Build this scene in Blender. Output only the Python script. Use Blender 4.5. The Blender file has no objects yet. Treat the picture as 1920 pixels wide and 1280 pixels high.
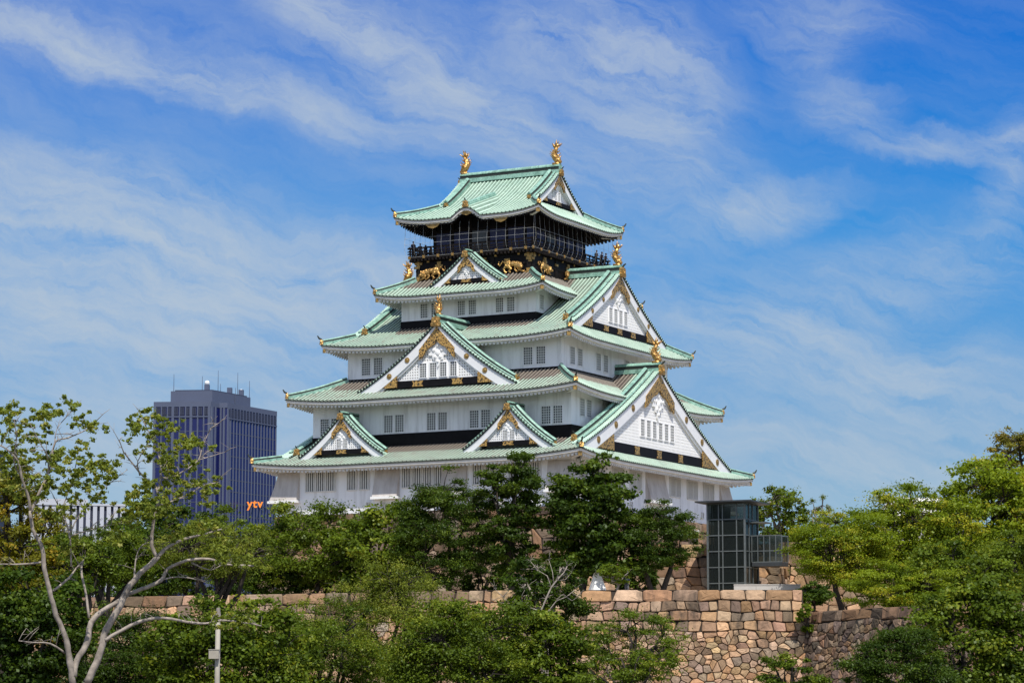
import bpy, math, random
import numpy as np
from mathutils import Vector, Matrix
R = math.radians
rnd = random.Random(7)
sc = bpy.context.scene
COL = sc.collection

# ------------------------------------------------------------------ camera
CAM_PITCH = R(7.658)
cam_d = bpy.data.cameras.new("camera")
cam_d.sensor_width = 36.0
cam_d.lens = 36.0 * 5137.9 / 1920.0
cam_d.clip_start = 1.0
cam_d.clip_end = 9000.0
cam = bpy.data.objects.new("camera", cam_d)
cam.location = (0, 0, 0)
cam.rotation_euler = (R(90) + CAM_PITCH, 0, 0)
COL.objects.link(cam)
sc.camera = cam

# ------------------------------------------------------------------ light
SUN_EL, SUN_AZ = R(57), R(167)          # azimuth clockwise from +Y (north): behind the camera
sc.view_settings.view_transform = 'Standard'
sc.view_settings.look = 'None'
sc.view_settings.gamma = 1.0
sc.view_settings.exposure = 0.0
sl = bpy.data.lights.new("sun", 'SUN')
sl.energy = 4.8
sl.angle = R(0.5)
sl.color = (1.0, 0.955, 0.88)
sun = bpy.data.objects.new("sun", sl)
sdir = Vector((math.sin(SUN_AZ) * math.cos(SUN_EL), math.cos(SUN_AZ) * math.cos(SUN_EL), math.sin(SUN_EL)))
sun.rotation_euler = sdir.to_track_quat('Z', 'Y').to_euler()
sun.location = (0, -50, 200)
COL.objects.link(sun)


def ray(px, py):
    """direction of a photograph point, used only to measure where things stand"""
    F = 5137.9
    x = (px - 960) / F
    z = -(py - 640) / F
    cp, sp = math.cos(CAM_PITCH), math.sin(CAM_PITCH)
    return (x, cp - z * sp, sp + z * cp)


def at(px, py, Y):
    r = ray(px, py)
    return Vector((r[0] * Y / r[1], Y, r[2] * Y / r[1]))


# ------------------------------------------------------------------ node helpers
def nn(nt, typ, **kw):
    n = nt.nodes.new(typ)
    for k, v in kw.items():
        if k == 'ins':
            for a, b in v.items():
                n.inputs[a].default_value = b
        else:
            setattr(n, k, v)
    return n


def lk(nt, a, b):
    nt.links.new(a, b)


def mth(nt, op, a, b=None, clamp=False):
    n = nt.nodes.new('ShaderNodeMath')
    n.operation = op
    n.use_clamp = clamp
    for i, x in enumerate((a, b)):
        if x is None:
            continue
        if isinstance(x, (int, float)):
            n.inputs[i].default_value = x
        else:
            nt.links.new(x, n.inputs[i])
    return n.outputs[0]


def ramp(nt, fac, stops):
    n = nt.nodes.new('ShaderNodeValToRGB')
    e = n.color_ramp.elements
    while len(e) > 1:
        e.remove(e[-1])
    for i, (p, c) in enumerate(stops):
        if i == 0:
            e[0].position = p
        else:
            e.new(p)
        e[i].color = (c[0], c[1], c[2], 1) if not isinstance(c, (int, float)) else (c, c, c, 1)
    nt.links.new(fac, n.inputs[0])
    return n.outputs[0]


def mixc(nt, fac, a, b, mode='MIX'):
    n = nt.nodes.new('ShaderNodeMix')
    n.data_type = 'RGBA'
    n.blend_type = mode
    for idx, x in ((0, fac), (6, a), (7, b)):
        if isinstance(x, (int, float)):
            n.inputs[idx].default_value = x
        elif isinstance(x, tuple):
            n.inputs[idx].default_value = (x[0], x[1], x[2], 1)
        else:
            nt.links.new(x, n.inputs[idx])
    return n.outputs[2]


def noise(nt, vec, scale, detail=4, rough=0.55, dist=0.0):
    n = nt.nodes.new('ShaderNodeTexNoise')
    n.inputs['Scale'].default_value = scale
    n.inputs['Detail'].default_value = detail
    n.inputs['Roughness'].default_value = rough
    n.inputs['Distortion'].default_value = dist
    if vec is not None:
        nt.links.new(vec, n.inputs['Vector'])
    return n.outputs[0]


def mapping(nt, vec, loc=(0, 0, 0), rot=(0, 0, 0), scale=(1, 1, 1), vtype='POINT'):
    n = nt.nodes.new('ShaderNodeMapping')
    n.vector_type = vtype
    n.inputs['Location'].default_value = loc
    n.inputs['Rotation'].default_value = rot
    n.inputs['Scale'].default_value = scale
    nt.links.new(vec, n.inputs['Vector'])
    return n.outputs[0]


# ------------------------------------------------------------------ world: Nishita sky with cirrus in it
w = bpy.data.worlds.new("World")
sc.world = w
w.use_nodes = True
nt = w.node_tree
nt.nodes.clear()
tc = nn(nt, 'ShaderNodeTexCoord')
sky = nn(nt, 'ShaderNodeTexSky')
sky.sky_type = 'NISHITA'
sky.sun_disc = False
sky.sun_elevation = SUN_EL
sky.sun_rotation = SUN_AZ
sky.altitude = 100
sky.air_density = 1.0
sky.dust_density = 0.6
sky.ozone_density = 2.5
sep = nn(nt, 'ShaderNodeSeparateXYZ')
lk(nt, tc.outputs['Generated'], sep.inputs[0])
yy = mth(nt, 'MAXIMUM', sep.outputs[1], 0.02)
ga = mth(nt, 'DIVIDE', sep.outputs[0], yy)
ge = mth(nt, 'DIVIDE', sep.outputs[2], yy)
comb = nn(nt, 'ShaderNodeCombineXYZ')
lk(nt, ga, comb.inputs[0])
lk(nt, ge, comb.inputs[1])
P0 = comb.outputs[0]
# slow warp for ragged, wispy edges
wn = nn(nt, 'ShaderNodeTexNoise')
wn.inputs['Scale'].default_value = 13
wn.inputs['Detail'].default_value = 8
wn.inputs['Roughness'].default_value = 0.62
lk(nt, P0, wn.inputs['Vector'])
vm = nn(nt, 'ShaderNodeVectorMath', operation='SUBTRACT')
lk(nt, wn.outputs['Color'], vm.inputs[0])
vm.inputs[1].default_value = (0.5, 0.5, 0.5)
vs = nn(nt, 'ShaderNodeVectorMath', operation='SCALE')
lk(nt, vm.outputs[0], vs.inputs[0])
vs.inputs['Scale'].default_value = 0.046
va = nn(nt, 'ShaderNodeVectorMath', operation='ADD')
lk(nt, P0, va.inputs[0])
lk(nt, vs.outputs[0], va.inputs[1])
PW = va.outputs[0]


def ellipse(px, py, rx, ry, ang, amp):
    r = ray(px, py)
    k = 1 / 5137.9
    m = mapping(nt, PW, loc=(r[0] / r[1], r[2] / r[1], 0), rot=(0, 0, R(ang)), scale=(rx * k, ry * k, 1), vtype='TEXTURE')
    g = nn(nt, 'ShaderNodeTexGradient', gradient_type='SPHERICAL')
    lk(nt, m, g.inputs[0])
    s = mth(nt, 'POWER', g.outputs['Fac'], 1.15)
    return mth(nt, 'MULTIPLY', s, amp)


CLOUDS = [  # photograph x, y, radii, tilt, strength
    (200, 85, 460, 60, -17, .85), (560, 185, 420, 75, -17, .75), (60, 40, 260, 90, -12, .5), (330, 60, 380, 80, -15, .2),
    (770, 110, 380, 150, -25, .70), (930, 215, 320, 100, -33, .75), (700, 60, 300, 70, -20, .3), (590, 5, 200, 60, -20, .7),
    (1150, 120, 290, 160, -20, .75), (1080, 60, 340, 100, -10, .45), (1250, 210, 220, 220, -45, .5),
    (1050, 340, 520, 150, -12, .25),
    (230, 430, 760, 190, -13, .80), (60, 340, 480, 130, -10, .5), (330, 650, 900, 230, -4, .75), (650, 520, 560, 120, -13, .5), (150, 560, 600, 160, -8, .45),
    (1430, 385, 230, 75, 16, .75), (1300, 330, 300, 90, -10, .3),
    (1780, 272, 220, 48, -3, .8), (1885, 330, 80, 170, -18, .6),
    (1610, 205, 130, 75, -20, .6), (1530, 30, 230, 80, -10, .45), (1560, 110, 110, 150, -30, .3),
    (1500, 570, 460, 140, 10, .6), (1650, 690, 560, 125, -8, .8), (1830, 480, 280, 120, -5, .45), (1480, 810, 800, 160, -3, .4),
    (1130, 560, 280, 170, 30, .25), (1720, 900, 700, 160, 0, .5), (300, 870, 900, 160, 0, .7),
]
tot = None
for cdef in CLOUDS:
    e = ellipse(*cdef)
    tot = e if tot is None else mth(nt, 'ADD', tot, e)
rotA = mapping(nt, PW, rot=(0, 0, R(17)))
fib = noise(nt, mapping(nt, rotA, scale=(12, 70, 1)), 1.0, 11, 0.68, 0.15)
rotB = mapping(nt, PW, rot=(0, 0, R(34)))
puf = noise(nt, mapping(nt, rotB, scale=(24, 60, 1)), 1.0, 11, 0.68, 0.2)
fn = ramp(nt, fib, [(0.38, 0.0), (0.64, 1.0)])
pn = ramp(nt, puf, [(0.34, 0.0), (0.66, 1.0)])
tex = mth(nt, 'MULTIPLY', fn, pn)
tex = mth(nt, 'ADD', mth(nt, 'MULTIPLY', mth(nt, 'ADD', mth(nt, 'MULTIPLY', fn, .6), mth(nt, 'MULTIPLY', pn, .4)), 0.95), 0.10)
dens = mth(nt, 'MULTIPLY', mth(nt, 'MULTIPLY', tot, tex), 1.30)
veil = mth(nt, 'MULTIPLY', fn, 0.10)
# thin milky sheet, thicker towards the left (west) of the view
sheet = mth(nt, 'MULTIPLY', mth(nt, 'SUBTRACT', 0.13, ga, True), mth(nt, 'ADD', mth(nt, 'MULTIPLY', pn, .5), .42))
veil = mth(nt, 'ADD', veil, sheet)
veil = mth(nt, 'ADD', veil, ramp(nt, ge, [(0.0, .42), (.07, .26), (.13, .06), (.18, 0.0)]))
veil = mth(nt, 'MULTIPLY', veil, ramp(nt, ge, [(.0, 1.0), (.30, .75), (.5, .3)]))
dens = mth(nt, 'ADD', dens, veil)
dens = mth(nt, 'SUBTRACT', 1.0, mth(nt, 'POWER', 2.718, mth(nt, 'MULTIPLY', dens, -1.25)))
dens = mth(nt, 'MULTIPLY', dens, 1.02)
# deeper blue above the horizon band; unseen upper dome whitened and brightened as added fill
skyc = mixc(nt, 1.0, sky.outputs[0], (0.30, 0.72, 1.22), 'MULTIPLY')
hz = ramp(nt, mth(nt, 'MULTIPLY', ge, .5, True), [(0.0, (1.35, .95, .70)), (.0465, (.86, .75, .67)), (.088, (.46, .83, .83)), (.1255, (.24, .66, .89)), (.16, (.21, .60, .89)), (.40, (5.2, 2.0, 1.22))])
SKYC = mixc(nt, 1.0, skyc, hz, 'MULTIPLY')
cloudc = (4.3, 5.0, 5.75)
fin = mixc(nt, dens, SKYC, cloudc)
# below the horizon: plain sky of the horizon
bg = nn(nt, 'ShaderNodeBackground')
bg.inputs['Strength'].default_value = 0.115
lk(nt, fin, bg.inputs['Color'])
out = nn(nt, 'ShaderNodeOutputWorld')
lk(nt, bg.outputs[0], out.inputs[0])

# ------------------------------------------------------------------ materials
MATS = {}


def base_mat(name):
    m = bpy.data.materials.new(name)
    m.use_nodes = True
    nt = m.node_tree
    b = nt.nodes['Principled BSDF']
    MATS[name] = m
    return m, nt, b


def simple(name, col, rough=0.7, metal=0.0, var=0.12, scale=3.0, spec=0.3, bump=0.0, bscale=20):
    m, nt, b = base_mat(name)
    tcn = nn(nt, 'ShaderNodeTexCoord')
    n = noise(nt, tcn.outputs['Object'], scale, 5, 0.6)
    c = ramp(nt, n, [(0.25, tuple(x * (1 - var) for x in col)), (0.75, tuple(min(1, x * (1 + var)) for x in col))])
    lk(nt, c, b.inputs['Base Color'])
    b.inputs['Roughness'].default_value = rough
    b.inputs['Metallic'].default_value = metal
    b.inputs['Specular IOR Level'].default_value = spec
    if bump:
        n2 = noise(nt, tcn.outputs['Object'], bscale, 4, 0.6)
        bp = nn(nt, 'ShaderNodeBump')
        bp.inputs['Strength'].default_value = bump
        lk(nt, n2, bp.inputs['Height'])
        lk(nt, bp.outputs[0], b.inputs['Normal'])
    return m


simple('fascia_paint', (0.68, 0.655, 0.61), 0.8, var=.12, scale=1.2)
simple('lattice_paint', (0.84, 0.83, 0.80), 0.7, var=.04, scale=1.5)
simple('rake_paint', (0.76, 0.76, 0.75), 0.6, var=.07, scale=.8)
simple('pane', (0.085, 0.09, 0.09), 0.3, var=.3, scale=.7)
simple('bars', (0.66, 0.66, 0.64), 0.7, var=.1)
simple('thick_bars', (0.62, 0.61, 0.58), 0.8, var=.1)
simple('black_lacquer', (0.007, 0.006, 0.007), 0.6, var=.4, scale=1.5, spec=.12)
simple('dark_wood', (0.014, 0.011, 0.010), 0.7, var=.5, scale=2, spec=.12)
simple('dark_copper', (0.035, 0.045, 0.038), 0.6, var=.4, scale=4)
simple('wire', (0.42, 0.42, 0.40), 0.5)
simple('concrete', (0.45, 0.43, 0.40), 0.9, var=.12, scale=.8, bump=.2)
simple('steel', (0.13, 0.145, 0.142), 0.5, metal=.3, var=.2)
simple('dark_steel', (0.05, 0.055, 0.058), 0.5, metal=.2, var=.2)
simple('white_cloth', (0.80, 0.80, 0.78), 0.8, var=.03)
simple('skin_tone', (0.45, 0.28, 0.20), 0.6, var=.05)
simple('hair_dark', (0.015, 0.012, 0.010), 0.5)
simple('cloth_navy', (0.02, 0.025, 0.05), 0.9)
simple('cloth_grey', (0.10, 0.10, 0.11), 0.9)
simple('cloth_white', (0.75, 0.75, 0.74), 0.9)
simple('tower_wall', (0.045, 0.054, 0.09), 0.6, var=.1, scale=.1)
simple('tower_pier', (0.082, 0.098, 0.15), 0.6, var=.08, scale=.1)
simple('white_panel', (0.44, 0.455, 0.49), 0.7, var=.06, scale=.1)
simple('dark_gap', (0.03, 0.035, 0.06), 0.5)
simple('pole_paint', (0.36, 0.33, 0.27), 0.6, var=.12, scale=5)
simple('ground_soil', (0.10, 0.085, 0.06), 0.95, var=.3, scale=.05)
simple('gravel', (0.46, 0.39, 0.30), 0.95, var=.2, scale=.6)

# white plaster with rain streaks
m, nt, b = base_mat('plaster')
t_ = nn(nt, 'ShaderNodeTexCoord')
big = noise(nt, t_.outputs['Object'], 0.35, 5, .6)
strk = noise(nt, mapping(nt, t_.outputs['Object'], scale=(1.3, 1.3, .12)), 1.2, 6, .65)
c1 = ramp(nt, big, [(.3, (.76, .76, .765)), (.7, (.87, .87, .87))])
c2 = ramp(nt, strk, [(.32, (.42, .40, .37)), (.52, (.88, .87, .86))])
lk(nt, mixc(nt, .42, c1, c2), b.inputs['Base Color'])
b.inputs['Roughness'].default_value = .85
b.inputs['Specular IOR Level'].default_value = .2

m, nt, b = base_mat('plaster_brown')  # darker brown-grey plaster with streaks, for the bays
t_ = nn(nt, 'ShaderNodeTexCoord')
strk = noise(nt, mapping(nt, t_.outputs['Object'], scale=(1.3, 1.3, .2)), 1.1, 6, .65)
lk(nt, ramp(nt, strk, [(.3, (.40, .355, .32)), (.6, (.56, .52, .48))]), b.inputs['Base Color'])
b.inputs['Roughness'].default_value = .85
# gold and gold filigree
m, nt, b = base_mat('gold')
t_ = nn(nt, 'ShaderNodeTexCoord')
n1 = noise(nt, t_.outputs['Object'], 3, 4)
lk(nt, ramp(nt, n1, [(.3, (.40, .22, .065)), (.7, (.72, .44, .15))]), b.inputs['Base Color'])
b.inputs['Metallic'].default_value = .75
b.inputs['Roughness'].default_value = .42
vg = nn(nt, 'ShaderNodeTexVoronoi')
vg.inputs['Scale'].default_value = 5.0
lk(nt, t_.outputs['Object'], vg.inputs['Vector'])
bp = nn(nt, 'ShaderNodeBump')
bp.inputs['Strength'].default_value = .8
bp.inputs['Distance'].default_value = .12
lk(nt, vg.outputs['Distance'], bp.inputs['Height'])
lk(nt, bp.outputs[0], b.inputs['Normal'])
m, nt, b = base_mat('gold_dull')
t_ = nn(nt, 'ShaderNodeTexCoord')
n1 = noise(nt, t_.outputs['Object'], 3, 4)
lk(nt, ramp(nt, n1, [(.3, (.16, .10, .03)), (.7, (.46, .29, .09))]), b.inputs['Base Color'])
b.inputs['Metallic'].default_value = .5
b.inputs['Roughness'].default_value = .5
m, nt, b = base_mat('gold_filigree')
t_ = nn(nt, 'ShaderNodeTexCoord')
v_ = nn(nt, 'ShaderNodeTexVoronoi', feature='DISTANCE_TO_EDGE')
v_.inputs['Scale'].default_value = 3.2
wv = noise(nt, t_.outputs['Object'], 2.5, 3)
vv = nn(nt, 'ShaderNodeVectorMath', operation='ADD')
lk(nt, t_.outputs['Object'], vv.inputs[0])
lk(nt, wv, vv.inputs[1])
lk(nt, vv.outputs[0], v_.inputs['Vector'])
fac = ramp(nt, v_.outputs['Distance'], [(.10, 1.0), (.17, 0.0)])
lk(nt, mixc(nt, fac, (.045, .03, .012), (.62, .37, .11)), b.inputs['Base Color'])
lk(nt, mth(nt, 'MULTIPLY', fac, .6), b.inputs['Metallic'])
b.inputs['Roughness'].default_value = .45
bp = nn(nt, 'ShaderNodeBump')
bp.inputs['Strength'].default_value = .6
bp.inputs['Distance'].default_value = .08
lk(nt, fac, bp.inputs['Height'])
lk(nt, bp.outputs[0], b.inputs['Normal'])

# copper tiles: verdigris, raw brown where no rain reaches, mottled wear, rib-flank shade painted in
m, nt, b = base_mat('copper_tile')
t_ = nn(nt, 'ShaderNodeTexCoord')
at_ = nn(nt, 'ShaderNodeAttribute', attribute_name='patina_shade')
sp_ = nn(nt, 'ShaderNodeSeparateColor')
lk(nt, at_.outputs['Color'], sp_.inputs[0])
n1 = noise(nt, t_.outputs['Object'], .9, 6, .65)
n2 = noise(nt, t_.outputs['Object'], 3.5, 5, .7)
n3 = noise(nt, t_.outputs['Object'], .35, 4, .6)
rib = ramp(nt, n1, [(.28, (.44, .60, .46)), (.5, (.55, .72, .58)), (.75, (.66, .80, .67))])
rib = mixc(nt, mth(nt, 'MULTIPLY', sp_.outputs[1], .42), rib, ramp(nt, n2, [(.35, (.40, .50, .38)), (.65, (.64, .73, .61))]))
pan_shade = ramp(nt, n2, [(.3, (.13, .18, .135)), (.55, (.24, .35, .265)), (.75, (.36, .49, .38))])
pan_shade = mixc(nt, mth(nt, 'MULTIPLY', sp_.outputs[1], .70), pan_shade, ramp(nt, n1, [(.3, (.075, .065, .05)), (.7, (.16, .17, .13))]))
green = mixc(nt, sp_.outputs[2], rib, pan_shade)
green = mixc(nt, 1.0, green, ramp(nt, n3, [(.3, (.80, .84, .84)), (.7, (1.06, 1.05, 1.04))]), 'MULTIPLY')
bsel = mth(nt, 'ADD', sp_.outputs[0], mth(nt, 'MULTIPLY', mth(nt, 'SUBTRACT', n2, .5), .9))
bsel = ramp(nt, bsel, [(.42, 0.0), (.62, 1.0)])
wsel = ramp(nt, mth(nt, 'ADD', mth(nt, 'MULTIPLY', n1, .55), mth(nt, 'MULTIPLY', n2, .45)), [(.505, 0.0), (.59, 1.0)])
wsel = mth(nt, 'MULTIPLY', mth(nt, 'MULTIPLY', sp_.outputs[1], .85), wsel)
fsel = mth(nt, 'MAXIMUM', bsel, wsel)
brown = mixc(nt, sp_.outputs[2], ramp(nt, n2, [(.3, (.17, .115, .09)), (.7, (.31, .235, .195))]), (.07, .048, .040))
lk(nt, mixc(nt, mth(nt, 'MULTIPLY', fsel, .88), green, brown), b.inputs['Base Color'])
b.inputs['Roughness'].default_value = .6
b.inputs['Specular IOR Level'].default_value = .3

m, nt, b = base_mat('copper_ridge')
t_ = nn(nt, 'ShaderNodeTexCoord')
n1 = noise(nt, t_.outputs['Object'], 1.6, 6, .65)
n2 = noise(nt, t_.outputs['Object'], 5, 4, .6)
g_ = ramp(nt, n1, [(.3, (.13, .25, .19)), (.55, (.27, .47, .37)), (.8, (.40, .60, .48))])
lk(nt, mixc(nt, ramp(nt, n2, [(.5, 0.0), (.7, .6)]), g_, (.06, .06, .05)), b.inputs['Base Color'])
b.inputs['Roughness'].default_value = .55

# stones: one colour per stone (attribute), stains with a shape of their own
def stone_mat(name, tint, stain):
    m, nt, b = base_mat(name)
    t_ = nn(nt, 'ShaderNodeTexCoord')
    a_ = nn(nt, 'ShaderNodeAttribute', attribute_name='stone')
    n1 = noise(nt, t_.outputs['Object'], 1.8, 6, .65)
    n2 = noise(nt, t_.outputs['Object'], 12, 5, .7)
    st = noise(nt, mapping(nt, t_.outputs['Object'], scale=(1, 1, .25)), .8, 5, .6)
    c = mixc(nt, 1.0, a_.outputs['Color'], ramp(nt, n1, [(.3, (.72, .70, .68)), (.7, (1.12, 1.08, 1.05))]), 'MULTIPLY')
    c = mixc(nt, 1.0, c, ramp(nt, n2, [(.3, (.80, .80, .80)), (.7, (1.1, 1.1, 1.1))]), 'MULTIPLY')
    c = mixc(nt, 1.0, c, tint, 'MULTIPLY')
    c = mixc(nt, mth(nt, 'MULTIPLY', ramp(nt, st, [(.52, 0.0), (.68, 1.0)]), stain), c, (.055, .045, .035))
    lk(nt, c, b.inputs['Base Color'])
    b.inputs['Roughness'].default_value = .9
    b.inputs['Specular IOR Level'].default_value = .15
    bp = nn(nt, 'ShaderNodeBump')
    bp.inputs['Strength'].default_value = .5
    bp.inputs['Distance'].default_value = .06
    lk(nt, mth(nt, 'ADD', n1, mth(nt, 'MULTIPLY', n2, .4)), bp.inputs['Height'])
    lk(nt, bp.outputs[0], b.inputs['Normal'])


stone_mat('stone_warm', (1.0, .90, .77), .75)
stone_mat('stone_base_shade', (.60, .57, .54), .55)  # tint darkened to hold the tree shade on the keep base
stone_mat('stone_old_shade', (.58, .54, .50), .85)  # older stone, tint also darkened to hold the wall's turned-away shade
simple('joint_earth', (.045, .035, .026), .95, var=.4, scale=1)

# leaves and bark
m, nt, b = base_mat('leaf')
nt.nodes.remove(b)
a_ = nn(nt, 'ShaderNodeAttribute', attribute_name='leaf_colour')
oi = nn(nt, 'ShaderNodeObjectInfo')
df = nn(nt, 'ShaderNodeBsdfDiffuse')
tr = nn(nt, 'ShaderNodeBsdfTranslucent')
gl = nn(nt, 'ShaderNodeBsdfGlossy')
gl.inputs['Roughness'].default_value = .45
gl.inputs['Color'].default_value = (.9, 1, .85, 1)
lk(nt, a_.outputs['Color'], df.inputs[0])
lk(nt, mixc(nt, 1.0, a_.outputs['Color'], (1.5, 1.35, .6), 'MULTIPLY'), tr.inputs[0])
mx = nn(nt, 'ShaderNodeMixShader')
mx.inputs[0].default_value = .42
lk(nt, df.outputs[0], mx.inputs[1])
lk(nt, tr.outputs[0], mx.inputs[2])
mx2 = nn(nt, 'ShaderNodeMixShader')
mx2.inputs[0].default_value = .012
lk(nt, mx.outputs[0], mx2.inputs[1])
lk(nt, gl.outputs[0], mx2.inputs[2])
lk(nt, mx2.outputs[0], nt.nodes['Material Output'].inputs[0])
simple('bark_dark', (.045, .036, .028), .95, var=.4, scale=3, bump=.5, bscale=8)
simple('bark_pale', (.30, .255, .21), .9, var=.55, scale=5, bump=.4, bscale=14)
simple('bark_grey', (.24, .21, .18), .9, var=.3, scale=5, bump=.4, bscale=14)

# glass of the lift tower and office tower
def glass_mat(name, col, rough, alpha):
    m, nt, b = base_mat(name)
    nt.nodes.remove(b)
    g = nn(nt, 'ShaderNodeBsdfGlossy')
    g.inputs['Roughness'].default_value = rough
    g.inputs['Color'].default_value = (.45, .5, .5, 1)
    t = nn(nt, 'ShaderNodeBsdfTransparent')
    t.inputs[0].default_value = (*col, 1)
    fr = nn(nt, 'ShaderNodeFresnel')
    fr.inputs[0].default_value = 1.5
    mx = nn(nt, 'ShaderNodeMixShader')
    lk(nt, mth(nt, 'ADD', fr.outputs[0], alpha, True), mx.inputs[0])
    lk(nt, t.outputs[0], mx.inputs[1])
    lk(nt, g.outputs[0], mx.inputs[2])
    d = nn(nt, 'ShaderNodeBsdfDiffuse')
    d.inputs[0].default_value = (.055, .068, .066, 1)
    m3 = nn(nt, 'ShaderNodeMixShader')
    m3.inputs[0].default_value = .22
    lk(nt, mx.outputs[0], m3.inputs[1])
    lk(nt, d.outputs[0], m3.inputs[2])
    lk(nt, m3.outputs[0], nt.nodes['Material Output'].inputs[0])


glass_mat('lift_glass', (.32, .36, .35), .12, .06)
m, nt, b = base_mat('tower_glass')
b.inputs['Base Color'].default_value = (.010, .014, .085, 1)
b.inputs['Roughness'].default_value = .22
b.inputs['Specular IOR Level'].default_value = .3
m, nt, b = base_mat('sign_orange')
b.inputs['Base Color'].default_value = (.9, .25, .02, 1)
b.inputs['Emission Color'].default_value = (1, .28, .03, 1)
b.inputs['Emission Strength'].default_value = .15


# ------------------------------------------------------------------ object helpers
def empty(name, loc, rz=0.0):
    o = bpy.data.objects.new(name, None)
    o.empty_display_size = 1
    o.location = loc
    o.rotation_euler = (0, 0, rz)
    COL.objects.link(o)
    return o


def tag(o, label=None, cat=None, group=None, kind=None):
    if label:
        o['label'] = label
    if cat:
        o['category'] = cat
    if group:
        o['group'] = group
    if kind:
        o['kind'] = kind
    return o


class MB:
    def __init__(s):
        s.v = []
        s.f = []
        s.m = []
        s.c = None

    def add(s, vs, fs, mat=0):
        o = len(s.v)
        s.v.extend([tuple(x) for x in vs])
        for f in fs:
            s.f.append([i + o for i in f])
            s.m.append(mat)

    def box(s, x0, x1, y0, y1, z0, z1, mat=0):
        vs = [(x0, y0, z0), (x1, y0, z0), (x1, y1, z0), (x0, y1, z0), (x0, y0, z1), (x1, y0, z1), (x1, y1, z1), (x0, y1, z1)]
        s.add(vs, [(0, 3, 2, 1), (4, 5, 6, 7), (0, 1, 5, 4), (1, 2, 6, 5), (2, 3, 7, 6), (3, 0, 4, 7)], mat)

    def hexa(s, b4, t4, mat=0):
        s.add(list(b4) + list(t4), [(0, 3, 2, 1), (4, 5, 6, 7), (0, 1, 5, 4), (1, 2, 6, 5), (2, 3, 7, 6), (3, 0, 4, 7)], mat)

    def prism(s, poly, y0, y1, mat=0):
        """polygon in x,z pulled from y0 to y1 (y0 is the outer face)"""
        n = len(poly)
        s.add([(p[0], y0, p[1]) for p in poly] + [(p[0], y1, p[1]) for p in poly],
              [list(range(n)), list(range(2 * n - 1, n - 1, -1))] + [(i, i + n, (i + 1) % n + n, (i + 1) % n) for i in range(n)], mat)

    def sweep(s, pts, prof, mat=0, up=(0, 0, 1), scale=None, band=None):
        pts = [Vector(p) for p in pts]
        n = len(prof)
        vs = []
        for i, p in enumerate(pts):
            t = (pts[min(i + 1, len(pts) - 1)] - pts[max(i - 1, 0)]).normalized()
            side = t.cross(Vector(up)).normalized()
            u2 = side.cross(t)
            k = scale[i] if scale else 1
            for a, h in prof:
                vs.append(p + side * a * k + u2 * h * k)
        fs = []
        for i in range(len(pts) - 1):
            for j in range(n):
                fs.append((i * n + j, i * n + (j + 1) % n, (i + 1) * n + (j + 1) % n, (i + 1) * n + j))
        fs.append(list(range(n - 1, -1, -1)))
        fs.append([(len(pts) - 1) * n + j for j in range(n)])
        s.add(vs, fs, mat)
        if band:
            k0 = len(s.m) - len(fs)
            for i in range(len(pts) - 1):
                for j in range(n):
                    if j in band:
                        s.m[k0 + i * n + j] = 1

    def tube(s, pts, rad, n=6, mat=0):
        pts = [Vector(p) for p in pts]
        if isinstance(rad, (int, float)):
            rad = [rad] * len(pts)
        vs = []
        ref = Vector((0.31, 0.77, 0.55))
        for i, p in enumerate(pts):
            t = (pts[min(i + 1, len(pts) - 1)] - pts[max(i - 1, 0)])
            if t.length < 1e-6:
                t = Vector((0, 0, 1))
            t.normalize()
            a = t.cross(ref)
            if a.length < .05:
                a = t.cross(Vector((1, 0, 0)))
            a.normalize()
            b_ = t.cross(a)
            for k in range(n):
                q = 2 * math.pi * k / n
                vs.append(p + (a * math.cos(q) + b_ * math.sin(q)) * rad[i])
        fs = []
        for i in range(len(pts) - 1):
            for j in range(n):
                fs.append((i * n + j, i * n + (j + 1) % n, (i + 1) * n + (j + 1) % n, (i + 1) * n + j))
        fs.append(list(range(n - 1, -1, -1)))
        fs.append([(len(pts) - 1) * n + j for j in range(n)])
        s.add(vs, fs, mat)

    def ball(s, c, r, mat=0, nu=10, nv=7, rot=None):
        c = Vector(c)
        r = (r, r, r) if isinstance(r, (int, float)) else r
        vs = []
        fs = []
        for i in range(nv + 1):
            th = math.pi * i / nv
            for j in range(nu):
                ph = 2 * math.pi * j / nu
                q = Vector((r[0] * math.sin(th) * math.cos(ph), r[1] * math.sin(th) * math.sin(ph), r[2] * math.cos(th)))
                if rot:
                    q = rot @ q
                vs.append(c + q)
        for i in range(nv):
            for j in range(nu):
                fs.append((i * nu + j, (i + 1) * nu + j, (i + 1) * nu + (j + 1) % nu, i * nu + (j + 1) % nu))
        s.add(vs, fs, mat)

    def mesh(s, name, mats):
        me = bpy.data.meshes.new(name)
        me.from_pydata(s.v, [], s.f)
        for k in mats:
            me.materials.append(MATS[k])
        if len(mats) > 1:
            me.polygons.foreach_set('material_index', s.m)
        me.update()
        return me

    def build(s, name, mats, parent=None, loc=(0, 0, 0), rz=0.0, smooth=False, recalc=True):
        if isinstance(mats, str):
            mats = [mats]
        me = s.mesh(name, mats)
        if recalc:
            import bmesh
            bm = bmesh.new()
            bm.from_mesh(me)
            bmesh.ops.recalc_face_normals(bm, faces=bm.faces)
            bm.to_mesh(me)
            bm.free()
        if smooth:
            me.polygons.foreach_set('use_smooth', [True] * len(me.polygons))
        return link(name, me, parent, loc, rz)


def link(name, me, parent=None, loc=(0, 0, 0), rz=0.0):
    o = bpy.data.objects.new(name, me)
    COL.objects.link(o)
    o.location = loc
    o.rotation_euler = (0, 0, rz)
    if parent:
        o.parent = parent
    return o


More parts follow.
